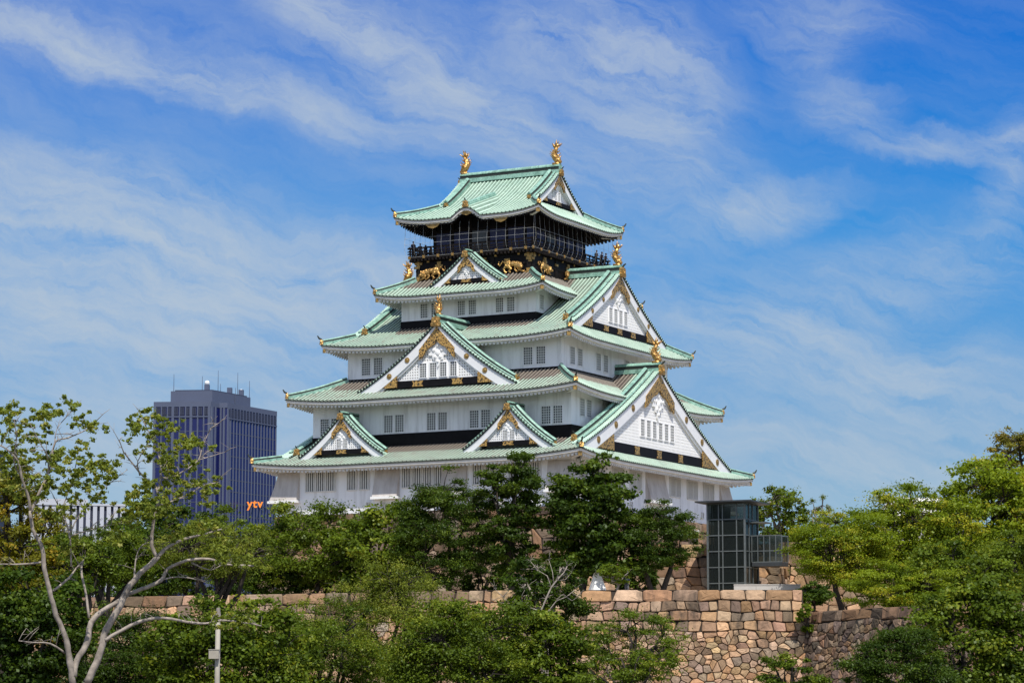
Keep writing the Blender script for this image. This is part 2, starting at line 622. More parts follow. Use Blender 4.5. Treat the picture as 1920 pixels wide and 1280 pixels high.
def np_mesh(name, verts, quads, mat, attr=None, cols=None, smooth=False):
    me = bpy.data.meshes.new(name)
    nv, nf = len(verts), len(quads)
    me.vertices.add(nv)
    me.vertices.foreach_set('co', np.ascontiguousarray(verts, np.float32).ravel())
    me.loops.add(nf * 4)
    me.polygons.add(nf)
    me.polygons.foreach_set('loop_start', np.arange(0, nf * 4, 4, dtype=np.int32))
    me.loops.foreach_set('vertex_index', np.ascontiguousarray(quads, np.int32).ravel())
    if smooth:
        me.polygons.foreach_set('use_smooth', np.ones(nf, dtype=bool))
    me.update(calc_edges=True)
    if attr:
        a = me.attributes.new(attr, 'FLOAT_COLOR', 'POINT')
        c4 = np.ones((nv, 4), np.float32)
        c4[:, :3] = cols
        a.data.foreach_set('color', c4.ravel())
    me.materials.append(MATS[mat])
    return me


# ------------------------------------------------------------------ ground
GZ, BZ = -1.7, 10.35            # low ground round the camera, upper court of the castle
g = MB()
g.add([(-6000, -3000, GZ), (6000, -3000, GZ), (6000, 9000, GZ), (-6000, 9000, GZ)], [(0, 1, 2, 3)])
tag(g.build('ground', 'ground_soil'), 'brown earth and lawn round the moat', kind='structure')


# =================================================================== THE KEEP
# plan axes: u along the long shaded front, v into the picture; rotated 28.3 degrees
ZB = 20.4
YAW = 0.4943
KX, KY = -0.177, 300.0
keep = empty('castle_keep', (KX, KY, ZB), -YAW)
tag(keep, 'five tiered white castle keep with green copper roofs, golden gables and black top storey', 'castle')
cY, sY = math.cos(YAW), math.sin(YAW)


def keep_world(u, v, z):
    return Vector((KX + u * cY + v * sY, KY - u * sY + v * cY, z))


SIDES = {'front': ((1, 0), (0, 1)), 'right': ((0, 1), (-1, 0)), 'back': ((-1, 0), (0, -1)), 'left': ((0, -1), (1, 0))}
ROT = {'front': 0.0, 'right': math.pi / 2, 'back': math.pi, 'left': -math.pi / 2}
RIB = 0.47
RIB_OFF = (-.5, -.21, -.16, -.10, .10, .16, .21)
RIB_H = (0, 0, .05, .10, .10, .05, 0)
RIB_P = (1, 1, 1, 0, 0, 1, 1)  # dark pan colour carried onto the rib flanks as painted shade


def rib_cols(a0, a1):
    n = max(1, int(round((a1 - a0) / RIB)))
    st = (a1 - a0) / n
    a, h = [], []
    for i in range(n):
        for o, hh in zip(RIB_OFF, RIB_H):
            a.append(a0 + (i + .5 + o) * st)
            h.append(hh)
    a.append(a1)
    h.append(0)
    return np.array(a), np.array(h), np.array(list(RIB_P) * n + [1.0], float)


class Sheet:
    """corrugated copper sheets gathered into one mesh"""

    def __init__(s):
        s.V, s.Q, s.C, s.M, s.n = [], [], [], [], 0

    def patch(s, a0, a1, dmax, zf, place, rows, pat, lip=True):
        a, h, pn_ = rib_cols(a0, a1)
        t = np.linspace(0, 1, rows)
        dm = np.maximum(dmax(a), 0.0)
        Dd = np.outer(dm, t)
        Aa = np.repeat(a[:, None], rows, 1)
        fade = np.clip(dm / .3, 0, 1)[:, None]
        Z = zf(Aa, Dd) + h[:, None] * fade
        P = place(Aa, Dd, Z)
        br, we = pat(Aa, Dd)
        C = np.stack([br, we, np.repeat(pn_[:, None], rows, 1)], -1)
        Nc = len(a)
        idx = np.arange(Nc * rows).reshape(Nc, rows) + s.n
        q = np.stack([idx[:-1, :-1], idx[1:, :-1], idx[1:, 1:], idx[:-1, 1:]], -1).reshape(-1, 4)
        s.V.append(P.reshape(-1, 3))
        s.C.append(C.reshape(-1, 3))
        s.Q.append(q)
        s.M.append(np.zeros(len(q), np.int32))
        s.n += Nc * rows
        if lip:
            z0 = zf(a, np.zeros_like(a))
            top = place(a, np.zeros_like(a), z0 + h * fade[:, 0])
            bot = place(a, np.zeros_like(a), z0 - .09)
            i0 = np.arange(Nc) + s.n
            i1 = i0 + Nc
            s.V += [top, bot]
            s.C += [np.zeros((2 * Nc, 3))]
            q = np.stack([i0[:-1], i0[1:], i1[1:], i1[:-1]], -1)
            s.Q.append(q)
            s.M.append(np.ones(len(q), np.int32))
            s.n += 2 * Nc

    def build(s, name, parent, loc=(0, 0, 0), rz=0.0):
        me = np_mesh(name, np.concatenate(s.V), np.concatenate(s.Q), 'copper_tile', 'patina_shade', np.concatenate(s.C))
        me.materials.append(MATS['dark_copper'])
        me.polygons.foreach_set('material_index', np.concatenate(s.M))
        return link(name, me, parent, loc, rz)


def sstep(x, a, b_):
    t = np.clip((x - a) / (b_ - a), 0, 1)
    return t * t * (3 - 2 * t)


class Roof:
    def __init__(s, A, B, ze, lift, rise, q, Df, Ds, ain, bin_, irim=None, wear=.3, brown=None, bump=0.0, over=2.1):
        s.A, s.B, s.ze, s.lift, s.rise, s.q = A, B, ze, lift, rise, q
        s.Df, s.Ds, s.ain, s.bin, s.irim, s.wear, s.brown, s.bump, s.over = Df, Ds, ain, bin_, irim, wear, brown, bump, over
        s.full = B if irim else Df          # depth over which the front profile runs

    def prof(s, x):
        return (1 - s.q) * x + s.q * x * x

    def corner(s, half, a, U, d, Dh):
        W = .55 * half
        e = np.clip(1 - (U - np.abs(a)) / W, 0, 1.15) ** 2.2
        return s.lift * e * np.clip(1 - d / Dh, 0, 1)

    def zfront(s, u, d, back=False):
        u = np.asarray(u, float)
        d = np.asarray(d, float)
        U = s.A - np.clip(d, 0, s.Df) * (s.A - s.ain) / s.Df
        z = s.ze + s.rise * s.prof(d / s.full) + s.corner(s.A, u, U, d, s.Df)
        if s.bump and not back:
            bell = np.where(np.abs(u) < 3.0, .5 * (1 + np.cos(np.pi * np.clip(u / 3.0, -1, 1))), 0)
            z = np.maximum(z, s.ze + s.bump * bell - .5 * (1 - bell) + .34 * d)
        return z

    def zside(s, v, d):
        v = np.asarray(v, float)
        d = np.asarray(d, float)
        V = s.B - d * (s.B - s.bin) / s.Ds
        return s.ze + s.rise * s.prof((d / s.Ds) * s.Df / s.full) + s.corner(s.B, v, V, d, s.Ds)

    def side(s, nm):
        fr = nm in ('front', 'back')
        half, dist = (s.A, s.B) if fr else (s.B, s.A)
        D = s.Df if fr else s.Ds
        hin = s.ain if fr else s.bin
        if fr:
            zf = lambda a, d: s.zfront(a, d, nm == 'back')
        else:
            zf = s.zside
        e, iw = SIDES[nm]

        def place(a, d, z):
            a = np.asarray(a, float)
            k = dist - d
            return np.stack([e[0] * a - iw[0] * k, e[1] * a - iw[1] * k, np.asarray(z) - ZB], -1)
        return half, dist, D, hin, zf, place

    def build(s, number_of_rows=10):
        sh = Sheet()

        def pat_f(a, d):
            if s.brown is None:
                br = np.zeros_like(d)
            else:
                w0, d0, d1 = s.brown
                br = sstep(d, d0, d1) * (1 - sstep(np.abs(a), w0, w0 + 1.5))
            return br, np.full_like(d, s.wear)

        def pat_s(a, d):
            if s.brown is None or s.irim:
                br = np.zeros_like(d)
            else:
                w0, d0, d1 = s.brown
                br = .8 * sstep(d / s.Ds, d0 / s.Df, d1 / s.Df)
            return br, np.full_like(d, s.wear * .5)
        for nm in SIDES:
            half, dist, D, hin, zf, place = s.side(nm)
            hip = lambda a: np.clip((half - np.abs(a)) / max(half - hin, 1e-6), 0, 1) * D
            if nm in ('front', 'back') and s.irim:
                ur = s.irim['urk'] - .02
                sh.patch(-ur, ur, lambda a: np.full_like(a, s.B), zf, place, 26, pat_f)
                sh.patch(-half, -ur, hip, zf, place, 6, pat_f)
                sh.patch(ur, half, hip, zf, place, 6, pat_f)
            else:
                sh.patch(-half, half, hip, zf, place, number_of_rows, pat_f if nm in ('front', 'back') else pat_s)
        s.obj = sh.build('roof', keep)
        return s.obj

    def eaves(s, mat='fascia_paint', soffit='fascia_paint'):
        mb = MB()
        for nm in SIDES:
            half, dist, D, hin, zf, place = s.side(nm)
            n = int(half * 2 / .6)
            prof = [(.10, -.05, 1), (.10, -.34, 0), (.32, -.36, 0), (.32, -.50, 0), (s.over + .1, -.55, 1)]
            aa = np.linspace(-half, half, n + 1)
            vs = []
            for a in aa:
                for d, zo, fl in prof:
                    k = 1 - d * (half - hin) / D / half
                    zz = float(zf(a * k, d)) if d > 1 else float(zf(a, 0.0)) + .0
                    vs.append(place(a * k, d, zz + zo))
            m = len(prof)
            for i in range(n):
                for j in range(m - 1):
                    b0 = i * m + j
                    mb.add([vs[b0], vs[b0 + m], vs[b0 + m + 1], vs[b0 + 1]], [(0, 1, 2, 3)], 0 if j < 3 else 1)
            st = .46
            nr = int(half * 2 / st)
            for i in range(nr):
                a = -half + (i + .5) * (2 * half / nr)
                dm = min(s.over, (half - abs(a)) / (half - hin) * D if half > hin else 9)
                if dm < .5:
                    continue
                w_ = .11
                z0 = float(zf(a, 0.0)) - .46
                z1 = float(zf(a, dm)) - .54
                P = lambda aa_, d, z: tuple(place(aa_, d, z))
                mb.hexa([P(a - w_, .30, z0 - .22), P(a + w_, .30, z0 - .22), P(a + w_, dm, z1 - .22), P(a - w_, dm, z1 - .22)],
                        [P(a - w_, .30, z0), P(a + w_, .30, z0), P(a + w_, dm, z1), P(a - w_, dm, z1)], 1)
        return mb.build('eaves', [mat, soffit], s.obj, recalc=True)

    def hips(s, ornaments=True, gold_low=True):
        prof = [(-.30, -.1), (-.30, .22), (-.20, .26), (-.20, .40), (-.10, .52), (.10, .52), (.20, .40), (.20, .26), (.30, .22), (.30, -.1)]
        for sx in (-1, 1):
            for sy in (-1, 1):
                pts = []
                for t in np.linspace(.05, 1.0, 12):
                    u = s.A - t * (s.A - s.ain)
                    d = t * s.Df
                    z = float(s.zfront(u, d, True))
                    pts.append((sx * u, sy * (s.B - d), z + .03 - ZB))
                mb = MB()
                mb.sweep(pts, prof, band={1, 2, 6, 7})
                hip = mb.build('hip_ridge', ['copper_ridge', 'dark_copper'], s.obj)
                # upturned tip: small gilded end and curling finial
                p = Vector(pts[0])
                dirv = Vector((sx, sy, 0)).normalized()
                mb = MB()
                mb.sweep([p - dirv * .05 + Vector((0, 0, .05)), p + dirv * .28 + Vector((0, 0, .1))], [(-.20, -.1), (-.24, .25), (0, .52), (.24, .25), (.20, -.1)], 0)
                mb.tube([p + dirv * .1 + Vector((0, 0, .55)), p + dirv * .38 + Vector((0, 0, .68)), p + dirv * .55 + Vector((0, 0, .95))], [.11, .10, .06], 6, 1)
                mb.build('ridge_end_ornament', ['gold', 'dark_copper'], hip)
                # hip rafter end with copper cap under the corner
                mb = MB()
                q = Vector((sx * (s.A - .35), sy * (s.B - .35), float(s.zfront(s.A, 0, True)) - .62 - ZB))
                q2 = q - dirv * 2.2 + Vector((0, 0, -.02))
                mb.sweep([q2, q], [(-.17, -.2), (-.17, .18), (.17, .18), (.17, -.2)], 0)
                mb.sweep([q - dirv * .02, q + dirv * .22], [(-.19, -.2), (-.19, .19), (.19, .19), (.19, -.2)], 1)
                mb.build('hip_rafter', ['fascia_paint', 'gold_dull'], s.obj)


BAND_T = {1, 2, 3, 9, 10, 11}
BAND_D = {1, 2, 6, 7}
TOPRIDGE = [(-.45, -.15), (-.45, .30), (-.34, .34), (-.34, .62), (-.42, .66), (-.42, .78), (-.24, .98), (.24, .98), (.42, .78), (.42, .66), (.34, .62), (.34, .34), (.45, .30), (.45, -.15)]
DESC = [(-.34, -.1), (-.34, .24), (-.24, .28), (-.24, .44), (-.12, .58), (.12, .58), (.24, .44), (.24, .28), (.34, .24), (.34, -.1)]


def oni_mesh(h=1.1):
    """gilded ridge-end tile: faces -y, foot at the origin"""
    mb = MB()
    k = h / 1.1
    out = [(-.42, 0), (-.46, .25), (-.34, .38), (-.38, .7), (-.2, .86), (-.1, .8), (0, .92), (.1, .8), (.2, .86), (.38, .7), (.34, .38), (.46, .25), (.42, 0)]
    mb.prism([(x * k, z * k) for x, z in out], -.16 * k, .16 * k, 0)
    inn = [(-.2, .12), (-.22, .5), (0, .66), (.22, .5), (.2, .12)]
    mb.prism([(x * k, z * k) for x, z in inn], -.24 * k, -.14 * k, 1)
    mb.ball((0, -.22 * k, .36 * k), (.13 * k, .1 * k, .15 * k), 0, 8, 6)
    mb.tube([(0, 0, .86 * k), (0, -.14 * k, 1.08 * k), (0, -.34 * k, 1.2 * k)], [.1 * k, .09 * k, .06 * k], 6, 2)
    return mb.mesh('ridge_end_ornament', ['gold', 'gold_dull', 'dark_copper'])


ONI = oni_mesh(.88)
ONI_BIG = oni_mesh(1.3)
ONI_SMALL = oni_mesh(.62)


def fish_mesh(h):
    """golden fish standing on its chin, tail in the air; faces -y; foot at the origin"""
    mb = MB()
    k = h / 2.6
    # body: head low and outward, back arching up, tail flicking over
    spine = [(-.26, .30), (-.18, .55), (.04, .85), (.20, 1.12), (.24, 1.38), (.14, 1.62), (-.02, 1.85), (-.12, 2.05)]
    rad = [.34, .42, .43, .39, .33, .27, .21, .14]
    pts = [Vector((0, y * k, z * k)) for y, z in spine]
    mb.tube(pts, [r * k for r in rad], 10, 0)
    mb.ball((0, -.36 * k, .34 * k), (.30 * k, .36 * k, .26 * k), 0, 10, 7)
    for sx in (-1, 1):
        mb.ball((sx * .2 * k, -.42 * k, .56 * k), .09 * k, 0, 6, 5)
        # breast fins
        mb.hexa([(sx * .28 * k, -.1 * k, .6 * k), (sx * .28 * k, .1 * k, .75 * k), (sx * .72 * k, .02 * k, 1.0 * k), (sx * .62 * k, -.16 * k, .82 * k)],
                [(sx * .30 * k, -.1 * k, .66 * k), (sx * .30 * k, .1 * k, .81 * k), (sx * .74 * k, .02 * k, 1.05 * k), (sx * .64 * k, -.16 * k, .88 * k)], 0)
        # tail flukes: blades swept up, forward and back
        for ty, tz, wd in ((-.80, 2.45, .10), (-.22, 2.85, .22), (.42, 2.55, .10)):
            tl = [(0, -.16, 1.88), (sx * .20, ty * .45 - .06, 1.98 + (tz - 1.9) * .35), (sx * wd, ty, tz), (sx * .10, ty * .40 + .16, 1.95 + (tz - 1.9) * .40), (0, .10, 1.88)]
            tl = [Vector((x * k, y * k, z * k)) for x, y, z in tl]
            m_ = len(tl)
            mb.add(tl + [p + Vector((sx * .05 * k, .05 * k, .02 * k)) for p in tl], [tuple(range(m_)), tuple(range(2 * m_ - 1, m_ - 1, -1))] + [(i, i + m_, (i + 1) % m_ + m_, (i + 1) % m_) for i in range(m_)], 0)
        # belly spikes at mid height
        for z_, y_, l_ in ((1.15, -.12, .5), (1.5, -.02, .42), (.85, -.2, .5)):
            mb.tube([(sx * .18 * k, y_ * k, z_ * k), (sx * .40 * k, (y_ - .12) * k, (z_ + .12) * k), (sx * (.40 + l_ * .35) * k, (y_ - .2) * k, (z_ + l_ * .75) * k)], [.09 * k, .07 * k, .015 * k], 5, 0)
    # dorsal spines
    for i in range(1, 7):
        p = pts[i]
        o = Vector((0, rad[i] * k * .9, .05 * k))
        mb.tube([p + o * .8, p + o * 1.75 + Vector((0, .08 * k, .22 * k))], [.09 * k, .02 * k], 5, 0)
    # scroll base
    mb.box(-.36 * k, .36 * k, -.42 * k, .34 * k, -.05 * k, .22 * k, 0)
    me = mb.mesh('roof_fish_ornament', ['gold'])
    me.polygons.foreach_set('use_smooth', [len(p.vertices) == 4 for p in me.polygons])
    return me


def window_mesh(name, w_, h_, nx, nz, bar=.062):
    """wall faces -y; centre of the sill line at the origin"""
    mb = MB()
    f = .07
    mb.box(-w_ / 2 - f, -w_ / 2, -.09, .05, -f, h_ + f, 1)
    mb.box(w_ / 2, w_ / 2 + f, -.09, .05, -f, h_ + f, 1)
    mb.box(-w_ / 2, w_ / 2, -.09, .05, h_, h_ + f, 1)
    mb.box(-w_ / 2, w_ / 2, -.09, .05, -f, 0, 1)
    mb.add([(-w_ / 2, -.012, 0), (w_ / 2, -.012, 0), (w_ / 2, -.012, h_), (-w_ / 2, -.012, h_)], [(0, 1, 2, 3)], 0)
    for i in range(nx):
        x = -w_ / 2 + (i + 1) * w_ / (nx + 1)
        mb.box(x - bar / 2, x + bar / 2, -.060, -.02, 0, h_, 2)
    for i in range(nz):
        z = (i + 1) * h_ / (nz + 1)
        mb.box(-w_ / 2, w_ / 2, -.055, -.022, z - bar / 2, z + bar / 2, 2)
    return mb.mesh(name, ['pane', 'plaster', 'bars'])


def barred_mesh(name, w_, h_, nb):
    mb = MB()
    mb.add([(-w_ / 2, -.012, 0), (w_ / 2, -.012, 0), (w_ / 2, -.012, h_), (-w_ / 2, -.012, h_)], [(0, 1, 2, 3)], 0)
    pitch = w_ / nb
    for i in range(nb):
        x = -w_ / 2 + (i + .5) * pitch
        b_ = pitch * .24
        mb.box(x - b_, x + b_, -.085, -.02, 0, h_, 1)
    mb.box(-w_ / 2 - .08, w_ / 2 + .08, -.15, .03, -.10, 0, 2)
    mb.box(-w_ / 2 - .08, w_ / 2 + .08, -.14, .03, h_, h_ + .08, 1)
    mb.box(-w_ / 2 - .10, -w_ / 2, -.14, .03, 0, h_, 1)
    mb.box(w_ / 2, w_ / 2 + .10, -.14, .03, 0, h_, 1)
    return mb.mesh(name, ['pane', 'thick_bars', 'fascia_paint'])


WIN = window_mesh('window', 1.02, 1.78, 3, 6)
WIN_S = window_mesh('window', .86, 1.5, 3, 5)
BAR = barred_mesh('barred_window', 1.08, 1.95, 4)
SLIT = barred_mesh('loophole', .36, .55, 1)


def put(me, parent, nm, a, z, A, B, off=0.0):
    """hang a mesh on a wall: a along the wall, z up; A, B half widths of the storey"""
    e, iw = SIDES[nm]
    k = (B if nm in ('front', 'back') else A) + off
    return link(me.name.split('.')[0], me, parent, (e[0] * a - iw[0] * k, e[1] * a - iw[1] * k, z - ZB), ROT[nm])


def storey(A, B, z0, z1, mat='plaster', plinth=.0, zp=None):
    mb = MB()
    mb.box(-A, A, -B, B, z0 - ZB, z1 - ZB, 0)
    o = mb.build('wall', mat, keep)
    if plinth:
        mb = MB()
        e = .07
        zp_ = zp - ZB
        for x0, x1, y0, y1 in ((-A - e, A + e, -B - e, -B - .003), (-A - e, A + e, B + .003, B + e), (-A - e, -A - .003, -B - .003, B + .003), (A + .003, A + e, -B - .003, B + .003)):
            mb.box(x0, x1, y0, y1, zp_ - 2.4, zp_ + .003, 0)
        mb.build('base_board', 'black_lacquer', o)
    return o


# ---- tier walls
W1 = storey(17.55, 19.5, 20.4, 25.65)
W2 = storey(15.6, 15.8, 26.0, 33.0, plinth=1, zp=28.95)
W3 = storey(13.0, 13.0, 33.0, 39.05, plinth=1, zp=35.4)
W4 = storey(8.28, 9.63, 39.5, 44.75, plinth=1, zp=41.85)
W5 = storey(7.15, 8.47, 44.6, 49.0, 'black_lacquer')

for a in (-13.4, -5.45, -.2, 4.95, 13.4):
    for o in (-.68, .68):
        put(WIN, W2, 'front', a + o, 29.15, 15.6, 15.8)
for a in (-12.6, 12.6):
    for o in (-.78, .78):
        put(WIN, W2, 'right', a + o, 30.05, 15.6, 15.8)
for a in (-9.9, 9.9):
    for o in (-.76, .76):
        put(WIN, W3, 'front', a + o, 35.8, 13, 13)
for a in (-9.6, -3.5, 3.5, 9.6):
    for o in (-.87, .87):
        put(WIN, W3, 'right', a + o, 35.9, 13, 13)
for a in (-4.72, -.1, 4.6):
    for o in (-.68, .68):
        put(WIN_S, W4, 'front', a + o, 42.12, 8.28, 9.63)
for a in (-8.4, 8.4):
    put(WIN_S, W4, 'right', a, 42.3, 8.28, 9.63)
for a, n in ((-12.2, 3), (-7.55, 2), (.25, 4), (7.55, 2), (12.2, 3)):
    for i in range(n):
        put(BAR, W1, 'front', a + (i - (n - 1) / 2) * 1.26 * (1.2 if n == 2 else 1), 22.9, 17.55, 19.5)
for a in (-13.75, -9.0, -4.9, 4.9, 9.35, 13.75):
    for o in (-.70, .70):
        put(BAR, W1, 'right', a + o, 22.9, 17.55, 19.5)
for a in (-9.6, -6.3, -4.6, 4.6, 6.3, 9.6):
    put(SLIT, W1, 'front', a, 20.9, 17.55, 19.5)
for a in (-12, -8, -6, 6, 8.5, 12, 14.2):
    put(SLIT, W1, 'right', a, 21.0, 17.55, 19.5)


# ---- stone-drop bays flaring out of the lowest storey
def bay(nm, a0, a1, out=.68, zt=25.0, zb=22.0, wrap=0):
    mb = MB()
    N = 7
    rings = []
    for i in range(N):
        t = i / (N - 1)
        o = out * (t ** 1.25)
        rings.append((o, zt + (zb - zt) * t))
    if not wrap:
        for (o0, z0), (o1, z1) in zip(rings[:-1], rings[1:]):
            mb.hexa([(a0, -o1 - .02, z1), (a1, -o1 - .02, z1), (a1, .02, z1), (a0, .02, z1)], [(a0, -o0 - .02, z0), (a1, -o0 - .02, z0), (a1, .02, z0), (a0, .02, z0)], 0)
        mb.box(a0 - .12, a1 + .12, -out - .16, .02, zb - .26, zb - .003, 1)
    o = mb.build('stone_drop_bay', ['plaster_brown', 'lattice_paint'], keep)
    e, iw = SIDES[nm]
    k = 19.5 if nm == 'front' else 17.55
    o.location = (-iw[0] * k, -iw[1] * k, -ZB)
    o.rotation_euler = (0, 0, ROT[nm])


bay('front', -5.5, -2.55)
bay('front', 2.55, 5.5)
bay('right', -2.4, 2.4)
for sx in (-1, 1):
    for sy in (-1, 1):
        mb = MB()
        N = 7
        L = 2.7
        for i in range(N - 1):
            t0, t1 = i / (N - 1), (i + 1) / (N - 1)
            o0, o1 = .68 * t0 ** 1.25 + .02, .68 * t1 ** 1.25 + .02
            z0, z1 = 25.0 - 3 * t0, 25.0 - 3 * t1
            q = lambda o, z: [(sx * (17.55 - L), sy * (19.5 - L), z - ZB), (sx * (17.55 + o), sy * (19.5 - L), z - ZB), (sx * (17.55 + o), sy * (19.5 + o), z - ZB), (sx * (17.55 - L), sy * (19.5 + o), z - ZB)]
            mb.hexa(q(o1, z1), q(o0, z0), 0)
        xs = sorted((sx * (17.55 - L - .12), sx * (17.55 + .84)))
        ys = sorted((sy * (19.5 - L - .12), sy * (19.5 + .84)))
        mb.box(xs[0], xs[1], ys[0], ys[1], 21.74 - ZB, 21.997 - ZB, 1)
        mb.build('stone_drop_bay', ['plaster_brown', 'lattice_paint'], keep)

# ---- roofs
R1 = Roof(19.65, 21.6, 25.35, .62, 10.6, .28, 3.1, 1.85, 17.8, 18.5, irim={'urk': 18.2}, wear=1.0, brown=(14.6, 2.8, 4.2))
R2 = Roof(17.53, 18.48, 32.45, .55, 2.75, .25, 5.48, 4.53, 13.0, 13.0, wear=.95, brown=(13.0, 2.0, 4.0))
R3 = Roof(15.14, 15.18, 38.55, .55, 8.3, .30, 3.9, 2.04, 13.1, 11.28, irim={'urk': 13.6}, wear=.6, brown=(7.6, 3.0, 4.5))
R4 = Roof(10.40, 12.07, 44.2, .5, 2.2, .22, 3.6, 3.25, 7.15, 8.47, wear=.45, brown=(7.6, 1.2, 2.6))
R5 = Roof(8.98, 10.29, 52.75, .62, 5.95, .45, 4.7, 3.1, 5.88, 5.59, irim={'urk': 6.2}, wear=.12, bump=1.0, over=3.2)
for rr in (R1, R2, R3, R4, R5):
    rr.build()
    rr.eaves('fascia_paint', 'fascia_paint' if rr is not R5 else 'dark_wood')
    rr.hips()


def prism_curve(mb, xs, ztop, zbot, y0, y1, mat=0):
    """solid band between two curves over x"""
    n = len(xs)
    vs = []
    for x, a, b_ in zip(xs, ztop, zbot):
        vs += [(x, y0, a), (x, y1, a), (x, y1, b_), (x, y0, b_)]
    fs = []
    for i in range(n - 1):
        for j in range(4):
            fs.append((i * 4 + j, i * 4 + (j + 1) % 4, i * 4 + 4 + (j + 1) % 4, i * 4 + 4 + j))
    fs += [(3, 2, 1, 0), (n * 4 - 4, n * 4 - 3, n * 4 - 2, n * 4 - 1)]
    mb.add(vs, fs, mat)


def gegyo(mb, x, z, s, y):
    """carved white pendant under the gable point"""
    out = [(0, 1.0), (.18, .72), (.42, .80), (.52, .55), (.80, .52), (.98, .22), (.72, .18), (.74, -.06), (.46, -.08), (.40, -.38), (.2, -.40), (.12, -.72), (0, -.95)]
    out = out + [(-a, b_) for a, b_ in out[-2:0:-1]]
    mb.prism([(x + a * s, z + b_ * s) for a, b_ in out], y - .10 * s, y, 0)
    for a, b_, r in ((0, .1, .30), (.32, .3, .2), (-.32, .3, .2), (.2, -.18, .18), (-.2, -.18, .18), (0, -.5, .14), (.62, .3, .14), (-.62, .3, .14), (0, .6, .16)):
        mb.ball((x + a * s, y - .10 * s, z + b_ * s), (r * s * .75, .09 * s, r * s * .75), 0, 8, 6)


def gable(nm, cx, dist, hw, zc, zb, hafu, nwin, winh, wz, fish=0, discs=2, depth=1.2, pend=1.0, grid=.30, panel=.55,
          chid=None, wear=.5, plates=2, base_h=.75, desc_in=1.25, ridge_len=None, oni=None, goldk=1.0, latt=True, half_in=None):
    """gable facing out of side nm.  zc(x): underside of the tiles at distance x from the centre"""
    e, iw = SIDES[nm]
    loc = (e[0] * cx - iw[0] * dist, e[1] * cx - iw[1] * dist, -ZB)
    rz = ROT[nm]
    zap = float(zc(0.0))
    slope = (zap - float(zc(hw))) / hw
    vdrop = hafu * math.sqrt(1 + slope * slope)
    under = lambda x: float(zc(abs(x))) - vdrop          # underside of the rake board
    # lattice wall
    hx = hw
    while under(hx) < zb + base_h and hx > .2:
        hx -= .02
    mb = MB()
    xs = np.linspace(-hx, hx, 41)
    zt = [under(x) + .25 for x in xs]
    prism_curve(mb, xs, zt, [zb] * 41, panel + (.35 if latt else 0), panel + .7, 0)
    o = mb.build('gable', ['lattice_paint'], keep, loc, rz)
    if latt:
        mb = MB()
        n = int(hx / grid)
        for i in range(-n, n + 1):
            x = i * grid
            t = under(x) + .1
            if t > zb + base_h:
                mb.box(x - grid * .27, x + grid * .27, panel - .17, panel + .003, zb + base_h - .05, t, 0)
        k = 0
        while True:
            z = zb + base_h + .12 + k * grid
            k += 1
            x = hx
            while x > .1 and under(x) + .1 < z:
                x -= .05
            if x < .3:
                break
            mb.box(-x, x, panel - .162, panel + .002, z - grid * .27, z + grid * .27, 0)
        mb.build('lattice', ['lattice_paint'], o)
    # rake board
    for sx in (-1, 1):
        mb = MB()
        xs = [sx * q for q in np.linspace(0, hw, 22)]
        prism_curve(mb, xs, [float(zc(abs(x))) - .03 for x in xs], [under(x) for x in xs], 0, .22, 0)
        prism_curve(mb, xs, [under(x) + .02 for x in xs], [under(x) - .22 * vdrop for x in xs], .16, panel + .1, 0)
        rk = mb.build('rake_board', 'rake_paint', o)
        for i in range(discs):
            x = sx * hw * (.36 + .22 * i) * (1 if discs > 2 else 1.05)
            mb = MB()
            zc_ = float(zc(abs(x))) - vdrop * .5
            mb.prism([(x + .30 * hafu * math.cos(q), zc_ + .30 * hafu * math.sin(q)) for q in np.linspace(0, 2 * math.pi, 11)[:-1]], -.06, .01, 0)
            mb.ball((x, -.05, zc_), (.16 * hafu, .06, .16 * hafu), 0, 8, 5)
            mb.build('gold_disc', 'gold_dull', rk)
        # edge tiles: short ribs across the rake
        mb = MB()
        L = 0.0
        xq = np.linspace(.35, hw, 300)
        zq = np.array([float(zc(x)) for x in xq])
        seg = np.concatenate([[0], np.cumsum(np.hypot(np.diff(xq), np.diff(zq)))])
        for sdist in np.arange(.1, seg[-1], .40):
            x = float(np.interp(sdist, seg, xq))
            z = float(np.interp(sdist, seg, zq))
            sl_ = (float(zc(x + .05)) - float(zc(x - .05))) / .1
            tx, tz = 1 / math.hypot(1, sl_), sl_ / math.hypot(1, sl_)
            nx_, nz_ = -tz, tx
            ring = [(x + tx * .15 * math.cos(q) + nx_ * (.05 + .22 * math.sin(q)), z + tz * .15 * math.cos(q) + nz_ * (.05 + .22 * math.sin(q))) for q in np.linspace(0, math.pi, 6)]
            vs = [(sx * a, -.16, b_) for a, b_ in ring] + [(sx * a, desc_in - .3, b_) for a, b_ in ring]
            mb.add(vs, [(i, i + 1, i + 7, i + 6) for i in range(5)], 0)
            mb.add(vs[:6], [(0, 1, 2, 3, 4, 5)], 1)
        # sheet under the ribs
        xs = np.linspace(0, hw, 26)
        prism_curve(mb, [sx * x for x in xs], [float(zc(x)) + .11 for x in xs], [float(zc(x)) - .02 for x in xs], -.10, desc_in - .2, 1)
        mb.build('rake_tiles', ['copper_ridge' if 0 else 'copper_tile_edge', 'dark_copper'], o)
        # descending ridge
        xs = np.linspace(.25, hw * .93, 20)
        for off, sc_ in ((desc_in, 1.0), (desc_in * .42, .55)):
            mb = MB()
            mb.sweep([(sx * x, off, float(zc(x)) + .12) for x in xs], DESC, 0, scale=[sc_] * 20, band=BAND_D)
            ds = mb.build('descending_ridge', ['copper_ridge', 'dark_copper'], o)
            if sc_ == 1.0:
                x = xs[-1]
                oo = link('ridge_end_ornament', ONI_SMALL if hw < 8 else ONI, o, (sx * (x + .1), off, float(zc(x)) + .05), R(90) * sx)
